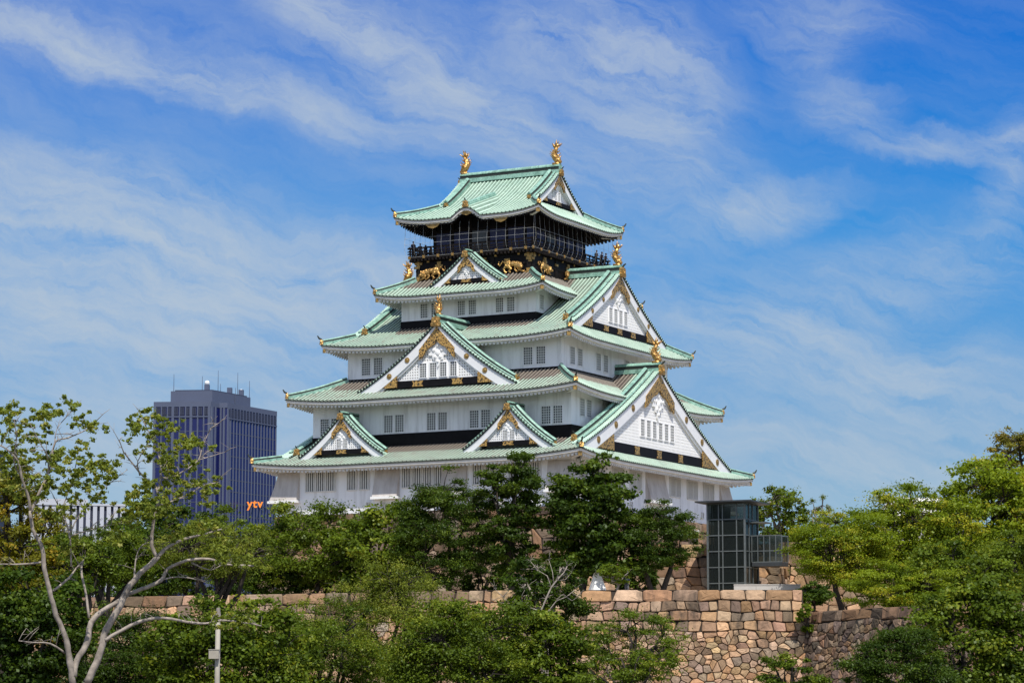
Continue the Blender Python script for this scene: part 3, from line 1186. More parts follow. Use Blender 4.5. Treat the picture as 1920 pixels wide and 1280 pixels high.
    # base beam with gilded plates
    mb = MB()
    hb = hw * .93 if half_in is None else half_in
    hb = hx + .4
    mb.box(-hb, hb, panel - .40, panel + .1, zb, zb + base_h, 0)
    bb = mb.build('base_beam', 'black_lacquer', o)
    for i in range(plates):
        x = hx * (-.42 + .84 * i / max(plates - 1, 1)) if plates > 1 else 0
        mb = MB()
        a = .55 * goldk + .1
        b_ = base_h * .42
        zc_ = zb + base_h * .5
        mb.prism([(x - a, zc_ - b_), (x - a * .75, zc_), (x - a, zc_ + b_), (x + a, zc_ + b_), (x + a * .75, zc_), (x + a, zc_ - b_)], panel - .45, panel - .39, 0)
        mb.build('gold_plate', 'gold_filigree', bb)
    # gilded filigree: at the point and in the two lower corners
    mb = MB()
    xk = hw * .215 * goldk
    xs = np.linspace(0, xk, 8)
    for sx in (-1, 1):
        prism_curve(mb, [sx * x for x in xs], [under(x) + vdrop * (.72 - .35 * x / xk) for x in xs], [under(x) - vdrop * (.42 + .12 * math.sin(x / xk * 9)) for x in xs], -.05, .14, 0)
    mb.build('gold_ornament', 'gold_filigree', o)
    for sx in (-1, 1):
        mb = MB()
        x0, x1 = hx * .86, hw * .93
        xs = np.linspace(x0, x1, 8)
        zl = [max(zb + .05, float(zc(x)) - vdrop - 2) for x in xs]
        top = [under(x) + .06 for x in xs]
        top = [max(a, b_ + .12) for a, b_ in zip(top, zl)]
        prism_curve(mb, [sx * x for x in xs], top, zl, .02, .2, 0)
        mb.build('gold_ornament', 'gold_filigree', o)
    if pend:
        mb = MB()
        gegyo(mb, 0, under(0) - 1.75 * pend, 1.32 * pend, panel - .17)
        mb.build('carved_pendant', 'lattice_paint', o, smooth=False)
    # little windows in a row
    if nwin:
        ww = winh * .52
        wm = window_mesh('window', ww, winh, 2, 5, .055)
        for i in range(nwin):
            x = (i - (nwin - 1) / 2) * ww * 1.62
            link('window', wm, o, (x, panel - .18, wz), 0)
        mb = MB()
        wall_w = nwin * ww * 1.62 / 2 + .02
        mb.box(-wall_w, wall_w, panel - .185, panel, wz - .15, wz + winh + .15, 0)
        mb.build('window_band', 'lattice_paint', o)
    # own roof for gables that grow out of a roof slope
    if chid:
        back = chid
        sh = Sheet()

        def mk(sx):
            def place(a, d, z):
                return np.stack([sx * (hw - d), a, z], -1)
            return place
        zf = lambda a, d: np.interp(hw - d, np.linspace(0, hw, 60), [float(zc(x)) for x in np.linspace(0, hw, 60)])
        for sx in (-1, 1):
            sh.patch(desc_in * .5, back, lambda a: np.full_like(a, hw), zf, mk(sx), 14, lambda a, d: (np.where(a > back * .55, .45, .0), np.full_like(d, wear)), lip=False)
        sh.build('gable_roof', o)
    # ridge
    if ridge_len:
        mb = MB()
        k = 1.0 if hw > 8 else (.75 if hw > 5.4 else .55)
        if oni == 'keepridge':
            k = 1.0
        mb.sweep([(0, -.05, zap + .02), (0, ridge_len, zap + .02)], [(a * k, b_ * k) for a, b_ in TOPRIDGE], band=BAND_T)
        rg = mb.build('ridge', ['copper_ridge', 'dark_copper'], o)
        h_on = 1.5 if hw > 8 else (1.1 if hw > 5.4 else 1.0)
        zt_ = zap + 1.0 * k
        link('ridge_end_ornament', {1.5: ONI_BIG, 1.1: ONI, 1.0: ONI}[h_on], o, (0, -.22, zap - .35), 0)
        if fish:
            link('roof_fish_ornament', fish_mesh(fish), o, (0, .45, zt_ - .08), 0)
    return o


MATS['copper_tile_edge'] = MATS['copper_tile'].copy()
MATS['copper_tile_edge'].name = 'copper_tile_edge'

# big end gables of the hip-and-gable roofs
for nm, s_ in (('right', 1), ('left', -1)):
    gable(nm, 0, 18.2, 18.5, lambda x: R1.ze + R1.rise * R1.prof((R1.B - x) / R1.B), 26.5, 1.25, 6, 1.75, 28.7, fish=2.5, discs=3, pend=1.35, plates=3, base_h=1.0, ridge_len=18.1, grid=.33, goldk=.9, desc_in=1.5)
    gable(nm, 0, 13.6, 11.3, lambda x: R3.ze + R3.rise * R3.prof((R3.B - x) / R3.B), 40.15, .9, 4, 1.45, 41.45, fish=2.4, discs=2, pend=.95, plates=3, base_h=.72, ridge_len=13.5, grid=.30, goldk=.9, desc_in=1.25)
    gable(nm, 0, 6.2, 5.6, lambda x: R5.ze + R5.rise * R5.prof((R5.B - x) / R5.B), 55.0, .62, 2, .95, 55.55, fish=2.5, discs=0, pend=.55, plates=1, base_h=.42, ridge_len=6.2, oni='keepridge', grid=.3, goldk=1.0, desc_in=1.0, latt=False)


def qcurve(zap, zend, hw, q=.30):
    return lambda x: zend + (zap - zend) * ((1 - q) * (1 - x / hw) + q * (1 - x / hw) ** 2)


gable('front', 0, 16.3, 9.5, qcurve(40.35, 33.45, 9.5, .30), 33.75, 1.0, 4, 1.45, 34.75, fish=2.0, discs=2, pend=1.15, plates=2, base_h=.72, ridge_len=6.5, chid=6.0, grid=.30, goldk=1.05, wear=.4)
for cx in (-10.0, 10.0):
    gable('front', cx, 19.1, 5.2, qcurve(30.75, 26.45, 5.2, .32), 26.75, .62, 2, .95, 27.4, discs=0, pend=.72, plates=1, base_h=.48, ridge_len=5.0, chid=5.5, grid=.25, goldk=1.05, panel=.45, wear=.6, desc_in=.95)
gable('front', 0, 10.1, 4.7, qcurve(48.65, 45.1, 4.7, .25), 45.55, .60, 0, 1, 46, discs=0, pend=.60, plates=1, base_h=.40, ridge_len=2.2, chid=2.2, grid=.25, goldk=1.0, panel=.45, wear=.2, desc_in=.9)

# karahafu crest over the top eave
mb = MB()
mb.sweep([(0, -R5.B + t, 52.75 + 1.0 + .34 * t + .08 - ZB) for t in np.linspace(.05, 6.6, 8)], [(a * .75, b_ * .75) for a, b_ in DESC], 0)
kr = mb.build('ridge', 'copper_ridge', R5.obj)
link('ridge_end_ornament', ONI, kr, (0, -R5.B + .05, 53.75 - ZB), 0)
for a, zz in ((0, 53.1), (-4.2, 52.0), (4.2, 52.0)):
    mb = MB()
    mb.prism([(a - .9, zz + .28), (a + .9, zz + .28), (a + .55, zz - .05), (a, zz - .22), (a - .55, zz - .05)], -R5.B + .28, -R5.B + .38, 0)
    o_ = mb.build('gold_ornament', 'gold_dull', R5.obj, (0, 0, -ZB))

# ---- black storey: gilded fittings
def fitting_mesh(w_, h_, kind):
    mb = MB()
    if kind == 'square':
        mb.box(-w_ / 2, w_ / 2, -.10, .02, 0, h_, 0)
        mb.box(-w_ * .3, w_ * .3, -.14, -.095, h_ * .2, h_ * .8, 1)
    else:
        mb.prism([(-w_ * .2, 0), (-w_ * .2, h_ * .3), (-w_ * .5, h_ * .3), (-w_ * .5, h_ * .62), (-w_ * .2, h_ * .62), (-w_ * .28, h_), (w_ * .28, h_), (w_ * .2, h_ * .62), (w_ * .5, h_ * .62), (w_ * .5, h_ * .3), (w_ * .2, h_ * .3), (w_ * .2, 0)], -.12, .02, 0)
        mb.box(-w_ * .12, w_ * .12, -.18, -.11, h_ * .2, h_ * .8, 1)
    return mb.mesh('gold_fitting', ['gold_dull', 'gold'])


FSQ = fitting_mesh(.30, .34, 'square')
FBR = fitting_mesh(.95, .85, 'bracket')
FSL = fitting_mesh(.7, .28, 'square')
for nm, half in (('front', 7.15), ('right', 8.47)):
    n = 11 if nm == 'front' else 13
    for i in range(n):
        a = -half * .98 + i * 2 * half * .98 / (n - 1)
        if i % 2:
            put(FSQ, W5, nm, a, 48.35, 7.15, 8.47)
        if i % 4 == 2:
            put(FBR, W5, nm, a, 47.5, 7.15, 8.47)
        if i % 4 == 0:
            put(FSL, W5, nm, a, 47.75, 7.15, 8.47)
    for a in (-half + .35, half - .35):
        put(FBR, W5, nm, a, 46.0, 7.15, 8.47)
        put(FBR, W5, nm, a, 47.9, 7.15, 8.47)
    for a in (-half * .55, half * .55):
        put(FSL, W5, nm, a, 45.95, 7.15, 8.47)
    # raised timbers
    mb = MB()
    k = 8.47 if nm == 'front' else 7.15
    for a in (-half + .3, -half / 3, half / 3, half - .3):
        mb.box(a - .22, a + .22, -.09, .01, 45.0, 48.9, 0)
    mb.box(-half, half, -.06, .012, 47.35, 47.6, 0)
    mb.box(-half, half, -.062, .012, 45.75, 45.95, 0)
    tb = mb.build('timber_frame', 'dark_wood', W5)
    e, iw = SIDES[nm]
    tb.location = (-iw[0] * k, -iw[1] * k, -ZB)
    tb.rotation_euler = (0, 0, ROT[nm])


def tiger(nm, a, z, flip, wd=2.9):
    """crouching gilded tiger in high relief, one continuous surface"""
    mb = MB()
    s = wd / 2.9
    f = -1 if flip else 1
    B = lambda x, z_, rx, rz_, y=-.12, ry=.26: mb.ball((f * x * s, y * s, z_ * s), (rx * s, ry * s, rz_ * s), 0, 12, 8)
    T = lambda pts, rr_: mb.tube([(f * x * s, y * s, z_ * s) for x, y, z_ in pts], [q * s for q in rr_], 8, 0)
    B(.55, .12, .42, .36)                 # shoulder
    B(.10, .24, .50, .27)                 # back, arched
    B(-.45, .20, .46, .42)                # haunch
    B(.98, -.10, .30, .30, -.32, .26)     # head held low
    B(1.16, -.22, .17, .14, -.5, .16)     # muzzle
    B(.84, .18, .10, .11, -.4, .1)        # ear
    B(1.10, .18, .09, .10, -.4, .1)
    T([(.62, -.15, .0), (.80, -.2, -.42), (1.25, -.2, -.62), (1.42, -.2, -.60)], [.20, .14, .11, .09])
    T([(.40, -.12, .0), (.28, -.15, -.36), (.52, -.2, -.60), (.68, -.2, -.60)], [.18, .12, .10, .08])
    T([(-.45, -.18, .0), (-.12, -.22, -.30), (-.38, -.2, -.55), (-.16, -.2, -.64)], [.24, .15, .11, .09])
    T([(-.70, -.12, .05), (-.98, -.16, -.25), (-.86, -.18, -.55), (-.64, -.18, -.62)], [.20, .13, .10, .08])
    T([(-.80, -.1, .38), (-1.12, -.12, .55), (-1.30, -.12, .30), (-1.46, -.12, .10), (-1.62, -.12, .30), (-1.52, -.12, .58)], [.11, .09, .085, .08, .075, .05])
    T([(-.45 + .24 * math.cos(q), -.36, .18 + .22 * math.sin(q)) for q in np.linspace(0, 5, 9)], [.045] * 9)
    e, iw = SIDES[nm]
    k = 8.47 if nm == 'front' else 7.15
    o = mb.build('tiger_relief', 'gold', W5, (e[0] * a - iw[0] * k, e[1] * a - iw[1] * k, z - ZB), ROT[nm], recalc=True)
    md = o.modifiers.new('fuse', 'REMESH')
    md.mode = 'VOXEL'
    md.voxel_size = .045
    md.use_smooth_shade = True


tiger('front', -5.1, 47.15, True, 3.1)
tiger('front', 4.9, 47.15, False, 3.1)
tiger('right', -5.7, 47.2, False, 2.7)
tiger('right', 0.2, 47.2, True, 2.9)

# ---- balcony, cage of wires and look-out room
mb = MB()
BU, BV = 7.65, 9.05
mb.box(-BU, BU, -BV, BV, 48.75 - ZB, 49.08 - ZB, 0)
for i in range(34):
    x = -BU + .25 + i * (2 * BU - .5) / 33
    for sy in (-1, 1):
        mb.box(x - .09, x + .09, *sorted((sy * (BV - 1.2), sy * (BV + .12))), 48.5 - ZB, 48.748 - ZB, 0)
for i in range(40):
    y = -BV + .25 + i * (2 * BV - .5) / 39
    for sx in (-1, 1):
        mb.box(*sorted((sx * (BU - 1.2), sx * (BU + .12))), y - .09, y + .09, 48.49 - ZB, 48.747 - ZB, 0)
balc = mb.build('balcony', 'dark_wood', keep)
for nm, half, k in (('front', BU, BV), ('right', BV, BU), ('back', BU, BV), ('left', BV, BU)):
    mb = MB()
    for z, t in ((49.35, .05), (49.62, .05), (49.98, .09)):
        mb.box(-half - .3, half + .3, -.06, .06, z - t, z + t, 0)
    n = int(half * 2 / .9)
    for i in range(n + 1):
        a = -half + i * 2 * half / n
        mb.box(a - .06, a + .06, -.055, .055, 49.08, 49.93, 0)
    for i in range(int(half * 2 / .22)):
        a = -half + i * .22
        mb.box(a - .02, a + .02, -.02, .02, 49.08, 49.6, 0)
    e, iw = SIDES[nm]
    rl = mb.build('railing', 'dark_wood', balc, (-iw[0] * (k - .12), -iw[1] * (k - .12), -ZB), ROT[nm])
    for i in range(0, n + 1, 2):
        a = -half + i * 2 * half / n
        link('gold_fitting', FSQ, rl, (a, -.1, 48.78), 0)
    # bulging safety cage
    mb = MB()
    nw = int(half * 2 / 1.05)
    curve = [(.35, 52.4), (.42, 51.2), (.50, 50.3), (.46, 49.7), (.30, 49.25), (.05, 48.95)]
    for i in range(nw + 1):
        a = -half - .3 + i * (2 * half + .6) / nw
        mb.tube([(a, -y, z) for y, z in curve], .011, 4, 0)
    for y, z in ((.42, 51.0), (.50, 50.35), (.06, 48.97)):
        mb.tube([(-half - .4, -y, z), (half + .4, -y, z)], .011, 4, 0)
    mb.build('wire_cage', 'wire', balc, (-iw[0] * k, -iw[1] * k, -ZB), ROT[nm])

mb = MB()
RU, RV = 5.6, 7.0
mb.box(-RU, RU, -RV, RV, 49.08 - ZB, 53.6 - ZB, 0)
room = mb.build('lookout_room', 'black_lacquer', keep)
PANEL = simple('painted_panel', (.035, .04, .10), .5, var=.5, scale=1.2)
for nm, half, k in (('front', RU, RV), ('right', RV, RU)):
    n = 5 if nm == 'front' else 6
    e, iw = SIDES[nm]
    for i in range(n):
        a = -half + (i + .5) * 2 * half / n
        mb = MB()
        mb.box(-.95, .95, -.04, .01, 49.25, 51.7, 0)
        link('wall_panel', mb.mesh('wall_panel', ['painted_panel' if i not in (2,) else 'pane']), room, (e[0] * a - iw[0] * k, e[1] * a - iw[1] * k, -ZB), ROT[nm])
    mb = MB()
    for i in range(n + 1):
        a = -half + i * 2 * half / n
        mb.box(a - .16, a + .16, -.12, .012, 49.1, 53.4, 0)
    mb.box(-half, half, -.11, .013, 51.75, 52.0, 0)
    mb.build('post', 'dark_wood', room, (-iw[0] * k, -iw[1] * k, -ZB), ROT[nm])

# =================================================================== STONE WALLS
from mathutils import noise as mnoise


def clip_poly(poly, nx, ny, c):
    out = []
    n = len(poly)
    for i in range(n):
        p, q = poly[i], poly[(i + 1) % n]
        dp = p[0] * nx + p[1] * ny - c
        dq = q[0] * nx + q[1] * ny - c
        if dp <= 0:
            out.append(p)
        if (dp < 0 < dq) or (dq < 0 < dp):
            t = dp / (dp - dq)
            out.append((p[0] + t * (q[0] - p[0]), p[1] + t * (q[1] - p[1])))
    return out


def rubble(L, h0, h1, size, jit, rg):
    rows = max(1, int(round((h1 - h0) / (size * .78))))
    rh = (h1 - h0) / rows
    pts = []
    for r in range(rows):
        x = -rg.random() * size
        while x < L + size:
            wd = size * rg.uniform(.55, 1.7)
            if rg.random() > .13:
                pts.append((x + wd / 2, h0 + (r + .5 + rg.uniform(-jit, jit)) * rh))
            x += wd
    cells = {}
    cs = size * 2.2
    for i, p in enumerate(pts):
        cells.setdefault((int(p[0] // cs), int(p[1] // cs)), []).append(i)
    polys = []
    asp = 1.25                                  # stones lie a little flat
    for i, p in enumerate(pts):
        b = [(max(0, p[0] - size * 2), max(h0, p[1] - size * 2)), (min(L, p[0] + size * 2), max(h0, p[1] - size * 2)),
             (min(L, p[0] + size * 2), min(h1, p[1] + size * 2)), (max(0, p[0] - size * 2), min(h1, p[1] + size * 2))]
        if b[1][0] - b[0][0] < .02:
            continue
        ci, cj = int(p[0] // cs), int(p[1] // cs)
        for a in (-1, 0, 1):
            for c in (-1, 0, 1):
                for j in cells.get((ci + a, cj + c), ()):
                    if j == i:
                        continue
                    q = pts[j]
                    dx, dy = q[0] - p[0], (q[1] - p[1]) * asp * asp
                    mx_, my_ = (p[0] + q[0]) / 2, (p[1] + q[1]) / 2
                    b = clip_poly(b, dx, dy, dx * mx_ + dy * my_)
                    if len(b) < 3:
                        break
        if len(b) >= 3:
            polys.append(b)
    return polys


def ashlar(L, h0, h1, ch, wd, rg):
    polys = []
    rows = max(1, int(round((h1 - h0) / ch)))
    hs = [h0 + (h1 - h0) * i / rows + (rg.uniform(-.12, .12) * ch if 0 < i < rows else 0) for i in range(rows + 1)]
    for r in range(rows):
        x = -rg.random() * wd
        while x < L:
            w_ = wd * rg.uniform(.6, 1.45)
            a, b = max(0, x), min(L, x + w_)
            if b - a > .12:
                j = lambda q: rg.uniform(-q, q)
                polys.append([(a, hs[r]), (b, hs[r]), (b + j(.04), hs[r + 1]), (a + j(.04), hs[r + 1])])
            x += w_
    return polys


PAL = [(.48, .32, .20), (.55, .40, .27), (.22, .17, .13), (.27, .21, .17), (.58, .46, .34), (.47, .33, .22), (.42, .31, .22), (.50, .38, .27), (.36, .26, .19), (.44, .36, .29), (.33, .28, .24), (.52, .41, .31), (.40, .27, .17), (.28, .23, .19), (.48, .35, .26)]


def stone_face(V, F, C, polys, place, rg, gap=.030, bulge=.10, seat=.0, seed_z=0.0, ymax=10.0):
    """every stone a shallow chiselled block standing out of the joint earth"""
    for poly in polys:
        wp = []
        for x, y in poly:
            wx = mnoise.noise(Vector((x * .55, y * .55, seed_z))) * .30 + mnoise.noise(Vector((x * 1.6, y * 1.6, seed_z + 9))) * .10
            wy = mnoise.noise(Vector((x * .40, y * .7, seed_z + 31))) * .34 + mnoise.noise(Vector((x * 1.7, y * 1.7, seed_z + 47))) * .10
            ed = min(1.0, (ymax - y) / 1.0, y / .6 + .2)
            wp.append((x + wx * max(ed, .25), y + wy * max(ed, 0)))
        poly = wp
        cx = sum(p[0] for p in poly) / len(poly)
        cy = sum(p[1] for p in poly) / len(poly)
        pp = []
        n = len(poly)
        for i in range(n):
            p, q, r_ = poly[i - 1], poly[i], poly[(i + 1) % n]
            k = rg.uniform(.03, .16)
            pp.append((q[0] + (p[0] - q[0]) * k, q[1] + (p[1] - q[1]) * k))
            if rg.random() < .8:
                k = rg.uniform(.03, .20)
                pp.append((q[0] + (r_[0] - q[0]) * k, q[1] + (r_[1] - q[1]) * k))
        m = len(pp)
        sz = max(max(abs(p[0] - cx) for p in pp), max(abs(p[1] - cy) for p in pp), .1)
        tx, ty = rg.uniform(-.20, .20), rg.uniform(-.16, .20)
        pr = rg.uniform(0, .13)
        col = rg.choice(PAL)
        k = rg.uniform(.60, 1.22)
        col = tuple(min(.7, x * k * rg.uniform(.95, 1.05)) for x in col)
        base = len(V)
        g1 = 1 - gap / sz
        for s_, dep in ((g1, -.25), (g1 * .985, pr + seat), (g1 * .86, pr + seat + bulge * .65), (g1 * .45, pr + seat + bulge * .8)):
            for p in pp:
                x, y = cx + (p[0] - cx) * s_, cy + (p[1] - cy) * s_
                d = dep
                if dep > -.1:
                    d += (x - cx) * tx + (y - cy) * ty + rg.uniform(-.035, .035)
                V.append(place(x, y, d))
                C.append(col)
        V.append(place(cx, cy, pr + seat + bulge + rg.uniform(-.02, .02)))
        C.append(col)
        for r in range(3):
            for i in range(m):
                F.append((base + r * m + i, base + r * m + (i + 1) % m, base + (r + 1) * m + (i + 1) % m, base + (r + 1) * m + i))
        for i in range(m):
            F.append((base + 3 * m + i, base + 3 * m + (i + 1) % m, base + 4 * m))


def stone_wall(name, label, group, runs, z0, z1, batter, layout, mat, seed, curve=1.0, bulge=.10, top_y=None, parent_loc=(0, 0, 0)):
    """runs: plan points at the top of the wall, walked so that the face is on the right-hand side.
    layout(L, H, rg) -> polygons in (along, up)."""
    rg = random.Random(seed)
    V, F, C = [], [], []
    H = z1 - z0
    n = len(runs)
    segs = [(Vector(runs[i]), Vector(runs[i + 1])) for i in range(n - 1)]
    norms = []
    for a, b in segs:
        t = (b - a).normalized()
        norms.append(Vector((t.y, -t.x)))
    backs = []

    def off(h):
        q = 1 - h / H
        return batter * q ** curve
    for i, (a, b) in enumerate(segs):
        L = (b - a).length
        t = (b - a) / L
        nrm = norms[i]
        # mitre slopes at both ends so that corners close
        def mit(j):
            if j < 0 or j >= n - 1:
                return 0.0
            c = norms[j]
            den = 1 + nrm.dot(c)
            mdir = (nrm + c) / den
            return mdir.dot(t)
        m0, m1 = mit(i - 1), mit(i + 1)

        def place(x, y, d, a=a, t=t, nrm=nrm, L=L, m0=m0, m1=m1):
            o = off(y) + d
            f = x / L
            xx = x + o * (m0 * (1 - f) + m1 * f)
            p = a + t * xx + nrm * o
            return (p.x, p.y, z0 + y)
        stone_face(V, F, C, layout(L, H, rg), place, rg, bulge=bulge, seed_z=seed * 3.7 + i * 11.0, ymax=H)
        k = 12
        q = []
        for jj in range(k + 1):
            y = H * jj / k
            q.append((place(0, y, -.12), place(L, y, -.12)))
        backs.append(q)
    me = bpy.data.meshes.new('stone_wall')
    nb0 = len(V)
    nf0 = len(F)
    for q in backs:
        o = len(V)
        for p0, p1 in q:
            V += [p0, p1]
            C += [(.04, .03, .02)] * 2
        for jj in range(len(q) - 1):
            F.append((o + 2 * jj, o + 2 * jj + 1, o + 2 * jj + 3, o + 2 * jj + 2))
    me.from_pydata(V, [], F)
    at_ = me.attributes.new('stone', 'FLOAT_COLOR', 'POINT')
    c4 = np.ones((len(V), 4), np.float32)
    c4[:, :3] = np.array(C)
    at_.data.foreach_set('color', c4.ravel())
    me.materials.append(MATS[mat])
    me.materials.append(MATS['joint_earth'])
    mi = np.zeros(len(F), np.int32)
    mi[nf0:] = 1
    me.polygons.foreach_set('material_index', mi)
    o = link(name, me)
    tag(o, label, 'wall', group)
    return o


WX = [(-75.0, 267.5), (-36.0, 252.9), (-2.4, 239.6), (6.0, 238.5), (25.2, 238.3)]


def lay_front(L, H, rg):
    hc = H - 1.0
    h2 = H - 3.6
    return rubble(L, 0, h2, .64, .5, rg) + ashlar(L, h2, hc, .80, 1.05, rg) + ashlar(L, hc, H, 1.0, 1.9, rg)


def lay_rubble(L, H, rg):
    return rubble(L, 0, H - .95, .70, .48, rg) + ashlar(L, H - .95, H, .95, 1.6, rg)


def lay_big(L, H, rg):
    return ashlar(L, H - 2.2, H, 1.1, 1.7, rg) + rubble(L, 0, H - 2.2, 1.3, .3, rg)


stone_wall('retaining_wall', 'sunlit tan boulder wall with long cap stones holding up the court below the keep', None, WX, GZ, BZ, 3.0, lay_front, 'stone_warm', 3)
stone_wall('retaining_wall', 'weathered rubble wall, colour darkened for shade, coming forward on the right under the bright tree', None, [(23.6, 242.2), (34.4, 220.0), (70.0, 196.0)], GZ, 8.42, 2.6, lay_rubble, 'stone_old_shade', 5)
# castle base: fan-curved walls in keep axes, turned into the world
def kp(u, v):
    p = keep_world(u, v, 0)
    return (p.x, p.y)


stone_wall('castle_stone_base', 'curved base of huge fitted stones directly under the white keep', None,
           [kp(-17.7, 19.7), kp(-17.7, -19.65), kp(17.7, -19.65), kp(17.7, 19.7)], BZ - .4, 20.38, 2.6, lay_big, 'stone_base_shade', 8, curve=1.9, bulge=.07)
# entrance terrace wall in front of the base, sunlit, on the right
stone_wall('terrace_wall', 'sunlit wall of square tan blocks behind the glass lift tower', None, [(4.5, 268.0), (25.6, 266.2), (26.3, 268.4)], BZ - .3, 16.0, 1.2, lay_big, 'stone_warm', 11, bulge=.08)
stone_wall('terrace_wall', 'tan block wall right of the glass lift tower, half hidden by the maple', None, [(26.0, 268.3), (27.0, 267.9), (60.0, 276.0)], BZ - 2, 16.3, 1.2, lay_big, 'stone_warm', 12, bulge=.08)

# courts: the flat ground the walls hold up
g = MB()
g.add([(-75, 267.5, BZ - .05), (-36, 252.9, BZ - .05), (-2.4, 239.6, BZ - .05), (6, 238.5, BZ - .05), (25.2, 238.3, BZ - .05), (25.2, 258, BZ - .05), (60, 420, BZ - .05), (-90, 420, BZ - .05)], [list(range(8))])
tag(g.build('upper_court_ground', 'gravel'), 'gravel court around the keep', kind='structure')
g = MB()
g.add([(23.6, 242.2, 8.36), (34.4, 220.0, 8.36), (70, 196, 8.36), (160, 300, 8.36), (160, 430, 8.36), (60.1, 420, 8.36), (25.25, 257.8, 8.36)], [list(range(6))])
tag(g.build('lower_court_ground', 'gravel'), 'lower court on the right', kind='structure')
g = MB()
g.add([(4.5, 268, 15.95), (25.6, 266.2, 15.95), (26.3, 268.2, 15.95), (27, 267.9, 15.95), (60, 276, 15.95), (60, 330, 15.95), (10, 330, 15.95)], [list(range(6))])
tag(g.build('terrace_ground', 'gravel'), 'terrace before the keep gate', kind='structure')

# =================================================================== LIFT TOWER
EX, EY = 21.1, 262.0
lift = empty('lift_tower', (EX, EY, BZ))
tag(lift, 'dark glass and steel lift tower with a flat overhanging roof before the stone terrace', 'lift tower')
EW, ED, EH = 1.95, 2.6, 9.2     # half width, half depth of the main shaft, height
ROTL = R(-24)
lift.rotation_euler = (0, 0, ROTL)
EWx, EDy = 1.86, 1.86
mb = MB()
rows = 6
for sx in (-1, 1):
    for sy in (-1, 1):
        mb.box(sx * EWx - .09, sx * EWx + .09, sy * EDy - .09, sy * EDy + .09, 0, EH, 0)
for x in (-.75, -.35, 1.05):
    mb.box(x - .05, x + .05, -EDy - .07, -EDy + .07, 0, EH, 0)
for y in (-.7, .35):
    for sx in (-1, 1):
        mb.box(sx * EWx - .07, sx * EWx + .07, y - .05, y + .05, 0, EH, 0)
for r in range(rows + 1):
    z = .02 + r * (EH - .15) / rows
    mb.box(-EWx + .09, EWx - .09, -EDy - .06, -EDy + .06, z, z + .10, 0)
    mb.box(-EWx + .09, EWx - .09, EDy - .06, EDy + .06, z, z + .10, 0)
    for sx in (-1, 1):
        mb.box(sx * EWx - .06, sx * EWx + .06, -EDy + .09, EDy - .09, z, z + .10, 0)
mb.build('frame', 'steel', lift)
mb = MB()
for sy in (-1, 1):
    mb.add([(-EWx + .09, sy * EDy, .1), (EWx - .09, sy * EDy, .1), (EWx - .09, sy * EDy, EH), (-EWx + .09, sy * EDy, EH)], [(0, 1, 2, 3)])
for sx in (-1, 1):
    mb.add([(sx * EWx, -EDy + .09, .1), (sx * EWx, EDy - .09, .1), (sx * EWx, EDy - .09, EH), (sx * EWx, -EDy + .09, EH)], [(0, 1, 2, 3)])
mb.build('glass', 'lift_glass', lift)
mb = MB()                                         # the dark shaft and car inside
for r in range(rows):
    z = .1 + r * (EH - .15) / rows
    if r == 5:
        continue
    mb.box(-1.4, -.80, -1.4, 1.5, z + .1, z + 1.45, 0)
    mb.box(-.30, 1.0, -1.4, 1.5, z + .1, z + 1.45, 0)
mb.box(-1.5, -.7, -1.4, 1.4, 7.8, 9.1, 0)
mb.box(-1.7, 1.7, 1.55, 1.7, .1, 7.6, 0)
for r in range(1, rows):
    z = .1 + r * (EH - .15) / rows
    mb.box(-1.7, 1.7, -1.7, 1.5, z - .12, z + .02, 0)
mb.build('lift_shaft', 'dark_steel', lift)
mb = MB()
mb.box(-EWx - .95, EWx + .95, -EDy - .95, EDy + .95, EH + .02, EH + .16, 0)
mb.hexa([(-EWx - .3, -EDy - .3, EH - .1), (EWx + .3, -EDy - .3, EH - .1), (EWx + .3, EDy + .3, EH - .1), (-EWx - .3, EDy + .3, EH - .1)],
        [(-EWx - .8, -EDy - .8, EH + .018), (EWx + .8, -EDy - .8, EH + .018), (EWx + .8, EDy + .8, EH + .018), (-EWx - .8, EDy + .8, EH + .018)], 0)
mb.build('roof', 'dark_steel', lift)
# glazed bridge to the terrace
mb = MB()
BX0, BX1 = EWx + .12, EWx + 3.1
for y in (-.2, 1.7):
    for i in range(6):
        x = BX0 + i * (BX1 - BX0) / 5
        mb.box(x - .04, x + .04, y - .04, y + .04, 3.6, 6.1, 0)
    for z in (3.55, 4.6, 6.05):
        mb.box(BX0, BX1, y - .045, y + .045, z, z + .09, 0)
mb.box(BX0, BX1, -.25, 1.75, 3.2, 3.55, 1)
br = mb.build('foot_bridge', ['steel', 'dark_steel'], lift)
mb = MB()
mb.box(EWx - .05, BX0 + 1.5, -.5, 1.5, 7.3, 7.4, 0)
mb.build('canopy', 'steel', lift)
mb = MB()
for y in (-.2, 1.7):
    mb.add([(BX0, y, 3.65), (BX1, y, 3.65), (BX1, y, 6.05), (BX0, y, 6.05)], [(0, 1, 2, 3)])
mb.build('glass', 'lift_glass', br)

# low concrete parapet before the lift
c = at(1376, 1100, 254.5)
mb = MB()
for i in range(3):
    x0 = i * 2.05
    mb.box(x0, x0 + 2.03, -.22, .22, 0, 1.15, 0)
mb.box(-.02, 6.15, -.26, .26, 1.153, 1.25, 0)
o = mb.build('concrete_parapet', 'concrete', None, (c.x, 254.5, BZ - .05), R(-3))
tag(o, 'low pale concrete parapet at the foot of the glass lift tower', 'wall')

# =================================================================== OFFICE TOWER
def lerp2(a, b, t):
    return (a[0] + (b[0] - a[0]) * t, a[1] + (b[1] - a[1]) * t)


